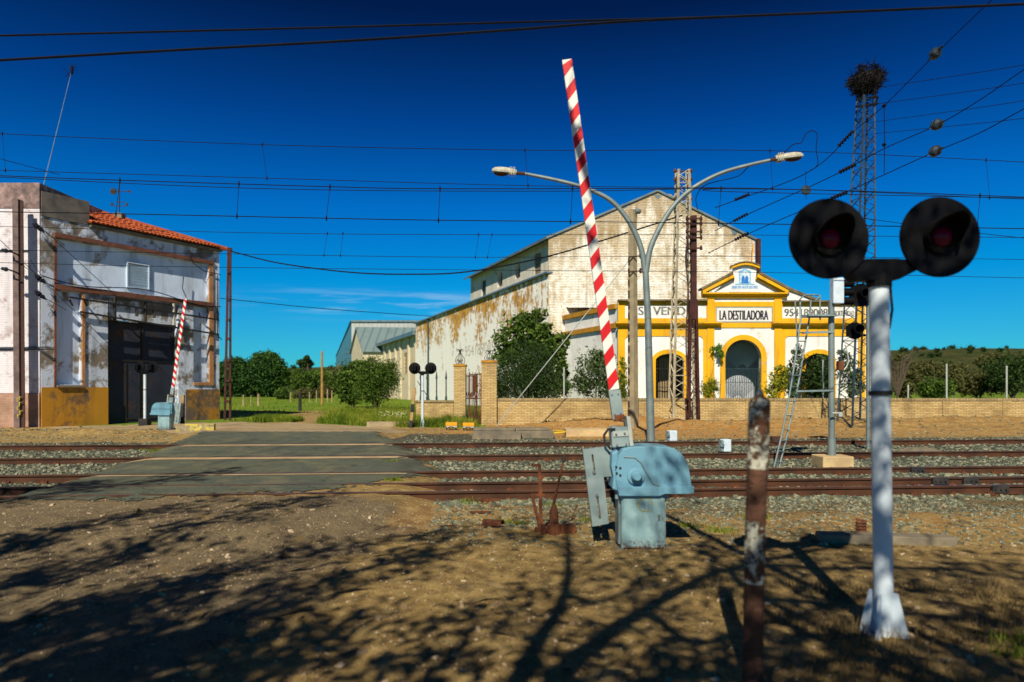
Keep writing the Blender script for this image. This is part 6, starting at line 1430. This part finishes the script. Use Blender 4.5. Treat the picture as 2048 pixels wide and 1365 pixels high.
# grass: tall by the road, short elsewhere
def blades(name, n, pick, hmin, hmax, wd, m, label, seed=1, lean=.35):
    rr = random.Random(seed); mb = MB(); mb.cols = []; k = 0
    while k < n:
        p = pick(rr)
        if p is None: continue
        x, y, hf, cf = p; h = (hmin+(hmax-hmin)*rr.random())*hf; a = rr.random()*6.28; dx, dy = math.cos(a), math.sin(a); z = gz(x, y)-.01; ln_ = lean*rr.random()*h; w_ = wd*(.6+.8*rr.random()); b2 = a+1.57+rr.uniform(-.5,.5); wx, wy = math.cos(b2)*w_, math.sin(b2)*w_
        i0 = len(mb.v); mb.v += [Vector((x-wx, y-wy, z)), Vector((x+wx, y+wy, z)), Vector((x+dx*ln_*.4+wx*.7, y+dy*ln_*.4+wy*.7, z+h*.6)), Vector((x+dx*ln_*.4-wx*.7, y+dy*ln_*.4-wy*.7, z+h*.6)), Vector((x+dx*ln_, y+dy*ln_, z+h))]
        mb.f += [[i0, i0+1, i0+2, i0+3], [i0+3, i0+2, i0+4]]; mb.m += [0, 0]; c_ = min(1, max(0, cf+.35*(rr.random()-.5))); mb.cols += [c_, c_]; k += 1
    return tag(mb.build(name, m), label, 'grass', kind='stuff')
def pg1(rr):
    y = 27.2+17*rr.random()**1.6; x = -13+12.2*rr.random()
    if inside(PAVE, x, y) > -.2: return None
    if x > px3(905, 0, y).x+1.0 and y < 30: return None
    tx = -9.8-(y-30)*.22
    if abs(x-tx) < 1.2: return None
    if x > AF.u(0)*0-1.2: return None
    if x < tx: hf = .55
    else: hf = 1.0
    return x, y, hf*(.55+1.3*abs(nz3(x, y, .8, 3))+.5*abs(nz3(x, y, 2.9, 5))), .45+.7*nz3(x, y, .7, 8)
blades('tall_grass', 42000, pg1, .10, .46, .010, M['grassblade'], 'tall green and straw coloured grass between the road and the warehouse', 21, lean=.8)
def pg2(rr):
    x = -60+130*rr.random(); y = 40+60*rr.random()
    return (x, y, 1, .35+.6*nz3(x, y, .2, 8)) if abs(x) < y*.8 else None
blades('field_grass', 9000, pg2, .10, .24, .035, M['grassblade'], 'short green meadow grass out in the field', 22)
def pg3(rr):
    y = 3.0+2.6*rr.random(); x = 1.5+2.8*rr.random()
    return (x, y, .6+.8*abs(nz3(x, y, 2, 4)), .35+.6*nz3(x, y, 1.2, 8)) if nz3(x, y, 1.3, 12) > -.12 and x < y*.85 else None
blades('dry_grass', 5200, pg3, .03, .14, .0022, M['drygrass'], 'dry straw coloured grass round the foot of the near signal post', 23, lean=1.2)
def pg4(rr):
    y = 3.3+6*rr.random(); x = (rr.random()*2-1)*y*.8
    return (x, y, .5+.5*rr.random(), .5) if nz3(x, y, .9, 31) > .15 and x > -.6 else None
blades('dry_grass', 3200, pg4, .02, .07, .0022, M['drygrass'], 'thin dry tufts scattered over the bare earth', 24, lean=1.4)
tufts = [(.55,9.2),(.1,8.3),(-.15,8.45),(.9,8.1),(1.35,7.0),(2.0,7.8),(2.3,7.6),(3.0,8.4),(-.6,9.4),(-1.9,10.9),(-2.4,13.6),(2.9,3.9),(3.1,4.2),(-9.2,17.0),(-8.8,16.8)]
def pg5(rr):
    c = rr.choice(tufts); return (c[0]+rr.gauss(0, .09), c[1]+rr.gauss(0, .06), 1, .4)
blades('weed_tufts', 1500, pg5, .03, .09, .005, M['grassblade'], 'small bright green weed tufts on the bare earth and ballast', 25, lean=1)
def pg6(rr):
    u = rr.random(); x = -11.9+4.8*u; y = 31.2+rr.random()*1.8-u*1.0
    return (x, y, 1.0*(1-.5*u), .3+.4*nz3(x, y, .9, 3)) if x < -9.9 else None
blades('weeds', 5000, pg6, .12, .42, .014, M['grassblade'], 'rank green weeds at the right corner of the depot', 26)
rr = random.Random(6); m = MB()
for k in range(110): x = px3(rr.uniform(758, 818), 0, 29).x; y_ = rr.uniform(28.3, 30.5); z = .35+rr.random()*.22; s_ = .013; m.add([(x-s_, y_, z), (x, y_-.01, z-s_*.6), (x+s_, y_, z), (x, y_+.02, z+s_*.6)], [(0,1,2,3)])
tag(m.build('wild_flowers', M['flower']), 'scatter of tiny white daisies in the tall grass', 'flowers', kind='stuff')

def twigs():
    rr = random.Random(88); m = MB(); m.cols = []
    for k in range(1500):
        y = 3.1+5.5*rr.random()**1.3; x = (rr.random()*2-1)*y*.8
        if nz3(x, y, .9, 44) < -.1 and rr.random() < .7: continue
        a = rr.random()*3.14; L_ = rr.uniform(.01, .05) if rr.random() < .9 else rr.uniform(.06, .2); w_ = rr.uniform(.0015, .004) if rr.random() < .5 else L_*.3; d = Vector((math.cos(a), math.sin(a), rr.uniform(-.1, .25)))*L_; s_ = Vector((-math.sin(a), math.cos(a), rr.uniform(-.3, .3)))*w_; p = Vector((x, y, gz(x, y)+.006))
        m.v += [p-d, p+s_, p+d, p-s_+Vector((0, 0, .004))]; n = len(m.v); m.f.append([n-4, n-3, n-2, n-1]); m.m.append(0); m.cols.append(rr.random())
    tag(m.build('leaf_litter', M['drygrass']), 'dry leaves and snapped twigs littering the bare earth in front', 'leaf litter', kind='stuff')
twigs()
# trees behind the viewer, whose shadows fall over the near ground
def shade_tree(x, y, h, crown, seed, label, leaves, spread=1.0, splits=5, tilt=(0, 0), r0=.14):
    rr = random.Random(seed); r = empty('roadside_tree', (x, y, 0), label, 'tree', 'trees behind the viewpoint'); m = MB(); tips = []
    def rec(p, d, L, rad, dep):
        pts = [p]; q = p; dd_ = d.copy()
        for k in range(3): dd_ = (dd_+Vector((rr.gauss(0, .12), rr.gauss(0, .12), .03))).normalized(); q = q+dd_*L/3; pts.append(q)
        m.tube(pts, [rad, rad*.9, rad*.8, rad*.68], 7 if dep < 2 else 4, caps=False)
        if dep >= splits: tips.append(q); return
        if dep >= 3: tips.append(pts[2])
        for k in range(2 if dep < 1 else rr.choice((2, 3))):
            nd = (dd_+Vector((rr.gauss(0, .48*spread), rr.gauss(0, .48*spread), rr.gauss(.05, .28)))).normalized(); rec(q, nd, L*rr.uniform(.62, .85), rad*.62, dep+1)
    rec(Vector((x, y, -.1)), Vector((tilt[0], tilt[1], 1)).normalized(), h, r0, 0)
    m.build('trunk', M['bark'], r, smooth=True)
    f_ = MB(); f_.cols = []
    for t in tips:
        if rr.random() > crown: continue
        foliage(f_, [((t.x, t.y, t.z), (.32, .32, .26))], leaves, .10, rr, clump=.5, ncl=3)
    if f_.v: f_.build('crown', M['leaf_bush'], r)
    return tips
def gpt(px, py, h):
    Y = FP*HC/(py-HZ); X = (px-1024)/FP*Y; k = h/SUNV.z; return Vector((X+SUNV.x*k, Y+SUNV.y*k, h))
def forked_tree():
    "the young forked tree just behind the viewer"
    r = empty('roadside_tree', (-.9, -1.1, 0), 'young forked tree just behind the viewpoint, shading the bare earth in front', 'tree', 'trees behind the viewpoint'); m = MB(); tips = []
    rr = random.Random(77)
    A = [gpt(1035,1372,4.3), gpt(1085,1275,5.0), gpt(1130,1185,5.7), gpt(1137,1100,6.6), gpt(1130,1040,7.4)]
    B = [gpt(1110,1372,4.1), gpt(1190,1290,4.5), gpt(1290,1222,5.0), gpt(1420,1152,5.6), gpt(1560,1112,6.1), gpt(1700,1090,6.5)]
    Cc = [A[2], gpt(1195,1206,5.7), gpt(1270,1172,5.9), gpt(1345,1108,6.2)]
    D_ = [B[2], gpt(1400,1290,5.0), gpt(1560,1240,5.3), gpt(1740,1190,5.6), gpt(1900,1180,5.9)]
    E = [B[3], gpt(1430,1120,6.0), gpt(1500,1080,6.4)]
    H_ = [A[3], gpt(1060,1070,6.9), gpt(980,1050,7.2)]
    base = Vector((-.9, -1.1, -.1)); m.tube([base, Vector((-.88, -1.12, 1.6)), Vector((-.9, -1.1, 3.2))], [.13, .12, .11], 9)
    for P, r0, r1 in ((A, .085, .03), (B, .095, .03), (Cc, .04, .015), (D_, .05, .015), (E, .035, .012), (H_, .03, .01)):
        Q = ([Vector((-.9, -1.1, 3.2))] if P in (A, B) else [])+P; Q = curve(Q, 8*len(Q)); m.tube(Q, [r0+(r1-r0)*i/len(Q) for i in range(len(Q))], 6)
        for i in range(len(Q)//3, len(Q), 2):
            p = Q[i]
            for j in range(2):
                d = Vector((rr.gauss(0, 1), rr.gauss(0, 1), rr.gauss(.4, .6))).normalized(); q = p+d*rr.uniform(.35, .9); q2 = q+(d+Vector((rr.gauss(0, .4), rr.gauss(0, .4), .1)))*.35; m.tube([p, q, q2], [.014, .009, .004], 4); tips += [q, q2]
    m.build('trunk', M['bark'], r, smooth=True); f_ = MB(); f_.cols = []
    for t in tips:
        if rr.random() < .42: foliage(f_, [((t.x, t.y, t.z), (.26, .26, .2))], 16, .10, rr, clump=.6, ncl=3)
    f_.build('crown', M['leaf_bush'], r)
forked_tree()
def limb_tree(base, crotch, label, lines, seed, dens, leaf=.12):
    "a real tree behind the viewer: trunk to the crotch, then long leafy limbs"
    r = empty('roadside_tree', (base[0], base[1], 0), label, 'tree', 'trees behind the viewpoint'); m = MB(); f_ = MB(); f_.cols = []; rr = random.Random(seed)
    b = Vector(base); c = Vector(crotch); m.tube([b-Vector((0, 0, .1)), b.lerp(c, .5)+Vector((.06, 0, 0)), c], [.16, .13, .11], 9)
    for pts, h0, h1, k in lines:
        n = len(pts); P = [gpt(px, py, h0+(h1-h0)*i/(n-1)) for i, (px, py) in enumerate(pts)]; Q = curve([c]+P, 10*(n+1)); j0 = 10
        m.tube(Q, [.055*(1-.85*i/len(Q))+.006 for i in range(len(Q))], 5)
        for i in range(j0, len(Q)):
            d = (Q[min(i+1, len(Q)-1)]-Q[i-1]).normalized()
            for j in range(k):
                e_ = (d*rr.uniform(.2, .9)+Vector((rr.gauss(0, .5), rr.gauss(0, .5), rr.gauss(.1, .4)))).normalized()*rr.uniform(.15, .75); m.tube([Q[i], Q[i]+e_], [.008, .003], 3, caps=False)
                foliage(f_, [(tuple(Q[i]+e_), (.20, .20, .14))], dens, leaf, rr, clump=.7, ncl=2)
    m.build('trunk', M['bark'], r, smooth=True); f_.build('crown', M['leaf_bush'], r)
LT = [([(-150,1340),(200,1240),(520,1130),(860,1070)],4.4,6.6,3), ([(-50,1420),(280,1310),(560,1190),(880,1100)],4.2,6.2,3),
      ([(-250,1240),(100,1150),(420,1060),(640,1010)],4.8,6.8,3), ([(-300,1180),(-50,1120),(200,1065),(420,1020)],5.0,6.4,2), ([(-200,1060),(60,1010),(330,975),(450,955)],6.0,7.6,2), ([(-200,1000),(0,990),(150,985)],6.6,7.2,4),
      ([(-300,1330),(0,1280),(260,1200)],4.4,5.2,3), ([(-100,1390),(120,1360),(380,1290)],4.3,5.0,3), ([(200,1420),(420,1370),(600,1290)],4.1,4.7,3), ([(700,1420),(860,1350),(960,1250)],4.1,4.7,1)]
limb_tree((-6.2, -3.2, 0), (-5.2, -2.8, 3.1), 'spreading leafy tree behind the viewpoint at the left, shading the crossing', LT, 71, 12)
RT_ = [([(1300,1430),(1500,1350),(1760,1330),(2050,1350)],4.2,5.2,3), ([(1480,1165),(1700,1135),(1900,1140),(2150,1175)],5.6,6.6,2), ([(1540,1230),(1800,1225),(2000,1250),(2200,1260)],5.0,6.0,2), ([(1350,1400),(1650,1385),(2050,1390)],4.1,4.8,2), ([(1200,960),(1300,950),(1330,1000)],7.6,7.2,2)]
limb_tree((3.0, -3.2, 0), (2.6, -2.6, 2.8), 'spreading leafy tree behind the viewpoint at the right', RT_, 72, 8)

# ---------------------------------------------------------------- overhead wires
def pxl(pts, x):
    for (a, b), (c, d) in zip(pts, pts[1:]):
        if a <= x <= c: return b+(d-b)*(x-a)/(c-a)
    return pts[-1][1]
def wire(name, label, lines, d, r=.011, drops=(), group='overhead wires', dslope=0):
    r_ = empty(name, px3(1024, lines[0][0][1], d), label, 'overhead wire', group)
    dd_ = lambda px: d/(1-dslope*(px-1024)/FP)
    for ln in lines:
        m = MB(); pts = [px3(a, b, dd_(a)) for a, b in ln]; m.tube(curve(pts, 14*len(pts)), r, 5); m.build('line', M['wire'], r_)
    for (xa, xb) in drops:
        m = MB(); a = px3(xa, pxl(lines[0], xa), dd_(xa)); b = px3(xb, pxl(lines[1], xb), dd_(xb)); m.tube([a, b], r*.6, 4)
        for q in (a, b): m.lathe(q, [(.008,-.05),(.018,0),(.008,.05)], 'Z', 6)
        m.build('dropper', M['wire'], r_)
wire('catenary', 'upper catenary pair with four long droppers, high across the whole sky', [[(-300,250),(0,268),(530,290),(1050,301),(1540,302),(1975,321),(2300,340)], [(-300,330),(0,341),(535,357),(1060,372),(1545,378),(1980,396),(2300,410)]], 15.5, .0075, ((5,11),(525,534),(1050,1056),(1540,1545),(1972,1979)))
wire('catenary', 'middle catenary pair with short droppers, crossing behind the striped arm', [[(-300,340),(0,352),(240,361),(660,374),(880,378),(1440,378),(1750,384),(2300,405)], [(-300,416),(0,424),(230,428),(653,437),(877,441),(1430,447),(2048,458),(2300,462)]], 12.2, .0085, ((240,232),(478,474),(660,653),(880,877),(1145,1141),(1442,1437),(1960,1954)))
wire('catenary', 'lower faint catenary with leaning droppers over the grey roofs', [[(-200,448),(500,466),(985,470),(1400,470),(2300,478)], [(-200,497),(500,509),(950,515),(1500,513),(2300,523)]], 19.5, .008, ((655,648),(686,681),(984,975),(957,951)))
wire('feeder_wire', 'thin level wire crossing just above the clerestory windows', [[(-200,520),(300,533),(1000,541),(1500,545),(2300,562)]], 19.8, .008)
wire('feeder_wire', 'thin level wire running beside the upper pair, through the lamp arms', [[(-200,345),(500,377),(1100,383),(1440,377),(1460,384),(2300,402)]], 12.5, .007)
wire('thick_cable', 'upper of the two thick dark cables along the top of the photo', [[(-200,77),(0,72),(600,57),(1000,46),(1500,32),(2048,8),(2300,0)]], 9.5, .015)
wire('thick_cable', 'lower of the two thick dark cables along the top of the photo', [[(-200,131),(0,121),(350,101),(700,82),(1000,62),(1280,42),(1700,24),(2048,9),(2300,-2)]], 8.5, .017)
m = MB(); m.tube(curve([px3(462, 503, 33), px3(560, 527, 33), (px3(700, 545, 32)), px3(820, 549, 31), px3(935, 544, 30), px3(1080, 517, 29.5), px3(1200, 483, 29), px3(1365, 431, 28.6)], 60), .032, 6); top('slack_cable', m, M['wire'], 'thick dark slack cable from the batten post to the cream lattice tower', 'cable')
m = MB(); m.tube(curve([px3(440, 597, 34.5), px3(650, 618, 36), px3(862, 633, 45)], 20), .018, 5); top('slack_cable', m, M['wire'], 'thin cable from the depot corner to the warehouse wall', 'cable')
DG = [([(2048,-60),(1950,32),(1870,110),(1770,210),(1700,270),(1655,317),(1612,347),(1560,370),(1480,398),(1430,416)], [(1870,108)], [(1690,279),(1483,395)], 'steepest of the three diagonal feeder wires, with a glass disc at the right'),
      ([(2180,60),(2048,140),(1960,200),(1875,250),(1768,298),(1690,340),(1610,378),(1480,436),(1430,462)], [(1873,250)], [(1693,338),(1480,436)], 'middle one of the three diagonal feeder wires, with a glass disc'),
      ([(2180,150),(2048,218),(1960,266),(1870,304),(1768,350),(1680,390),(1560,440),(1475,478),(1416,507)], [(1870,303)], [(1676,392),(1482,474)], 'lowest of the three diagonal feeder wires, with a glass disc')]
for pts, discs, ins, lb in DG:
    dfun = lambda px: 12+(2180-px)/764*16
    r_ = empty('diagonal_wire', px3(1700, 300, 20), lb, 'overhead wire', 'diagonal feeder wires'); m = MB(); P_ = curve([px3(a, b, dfun(a)) for a, b in pts], 80); m.tube(P_, [.010+.008*i/len(P_) for i in range(len(P_))], 5); m.build('line', M['wire'], r_)
    for (a, b) in discs:
        c_ = px3(a, b, dfun(a)); t_ = (px3(a-60, pxl(pts[::-1], a-60), dfun(a-60))-c_).normalized(); m = MB(); mt = t_.to_track_quat('Z', 'Y').to_matrix().to_4x4(); mt.translation = c_; m.M = mt; m.lathe((0, 0, 0), [(.02,-.32),(.05,-.16),(.13,-.10),(.15,-.05),(.06,-.04),(.14,.03),(.14,.07),(.05,.10),(.02,.3)], 'Z', 12); m.build('insulator', M['glassdisc'], r_)
    for (a, b) in ins:
        c_ = px3(a, b, dfun(a)); t_ = (px3(a-40, pxl(pts[::-1], a-40), dfun(a-40))-c_).normalized(); m = MB(); mt = t_.to_track_quat('Z', 'Y').to_matrix().to_4x4(); mt.translation = c_; m.M = mt
        pr = [];
        for k in range(6): pr += [(.025, -.36+k*.12), (.075, -.33+k*.12), (.03, -.28+k*.12)]
        m.lathe((0, 0, 0), pr, 'Z', 8); m.build('insulator_string', M['wire'], r_)
r_ = empty('hanger_wire', px3(1768, 300, 18), 'vertical hanger wire linking the diagonal feeders beside the nest mast', 'overhead wire', 'diagonal feeder wires'); m = MB(); m.tube([px3(1768, 212, 18), px3(1769, 290, 18), px3(1768, 348, 18)], .012, 4)
for py in (212, 290): m.lathe(px3(1768, py, 18), [(.02,-.05),(.06,0),(.02,.05)], 'Z', 8)
m.build('line', M['wire'], r_)
r_ = empty('glass_insulator', px3(1612, 380, 19), 'clear glass disc insulator hanging below the right lamp head', 'insulator'); m = MB(); m.tube([px3(1611, 342, 19), px3(1612, 400, 19)], .008, 4); m.build('line', M['wire'], r_)
m = MB(); m.lathe(px3(1612, 381, 19), [(.02,.02),(.13,.02),(.14,0),(.13,-.02),(.02,-.04)], 'Y', 16); m.build('disc', M['glassdisc'], r_)
for i, (a, b, c_, d_) in enumerate(((1740,178,2300,80),(1742,210,2300,120),(1745,245,2300,155),(1748,268,2300,200),(1600,420,2300,500))):
    m = MB(); m.tube(curve([px3(a, b, 25), px3((a+c_)/2, (b+d_)/2+6, 20), px3(c_, d_, 16)], 16), .009, 4); top('thin_wire', m, M['wire'], 'faint thin wire running right from the nest mast, %s' % ('highest', 'second from top', 'third from top', 'fourth from top', 'lowest, behind the signal lamps')[i], 'overhead wire', 'faint wires right of the nest mast')
# stay wires from the left building
for i, (a, b, c_, d_) in enumerate(((66,440,262,620),(0,318,120,350),(0,480,230,700),(60,520,120,600))):
    m = MB(); m.tube([px3(a, b, 26.5), px3(c_, d_, 28.2)], .012, 4); top('thin_wire', m, M['wire'], 'thin dark wire on the depot front, %s' % ('crossing the upper white panel', 'highest at the left edge', 'longest slanting one', 'short one by the pale block')[i], 'wire', 'thin wires before the depot')
for i, (px_, py_) in enumerate(((76,455),(80,558),(80,590))):
    p = px3(px_, py_, 26.9); m = MB(); mt = Vector((.6, .1, -.5)).to_track_quat('Z', 'Y').to_matrix().to_4x4(); mt.translation = p; m.M = mt; m.lathe((0, 0, 0), [(.02,-.25),(.09,-.12),(.10,.0),(.05,.02),(.09,.1),(.02,.3)], 'Z', 10)
    m.M = None; m.tube([p-Vector((.3, -.3, -.25)), p+Vector((.1, 0, -.08))], .012, 4); m.tube([p+Vector((.1, 0, -.08)), p+Vector((.45, .9, -.5))], .012, 4)
    top('strain_insulator', m, M['wire'], 'dark strain insulator at the depot corner, %s' % ('top one', 'middle one', 'bottom one')[i], 'insulator', 'insulators at the depot corner')
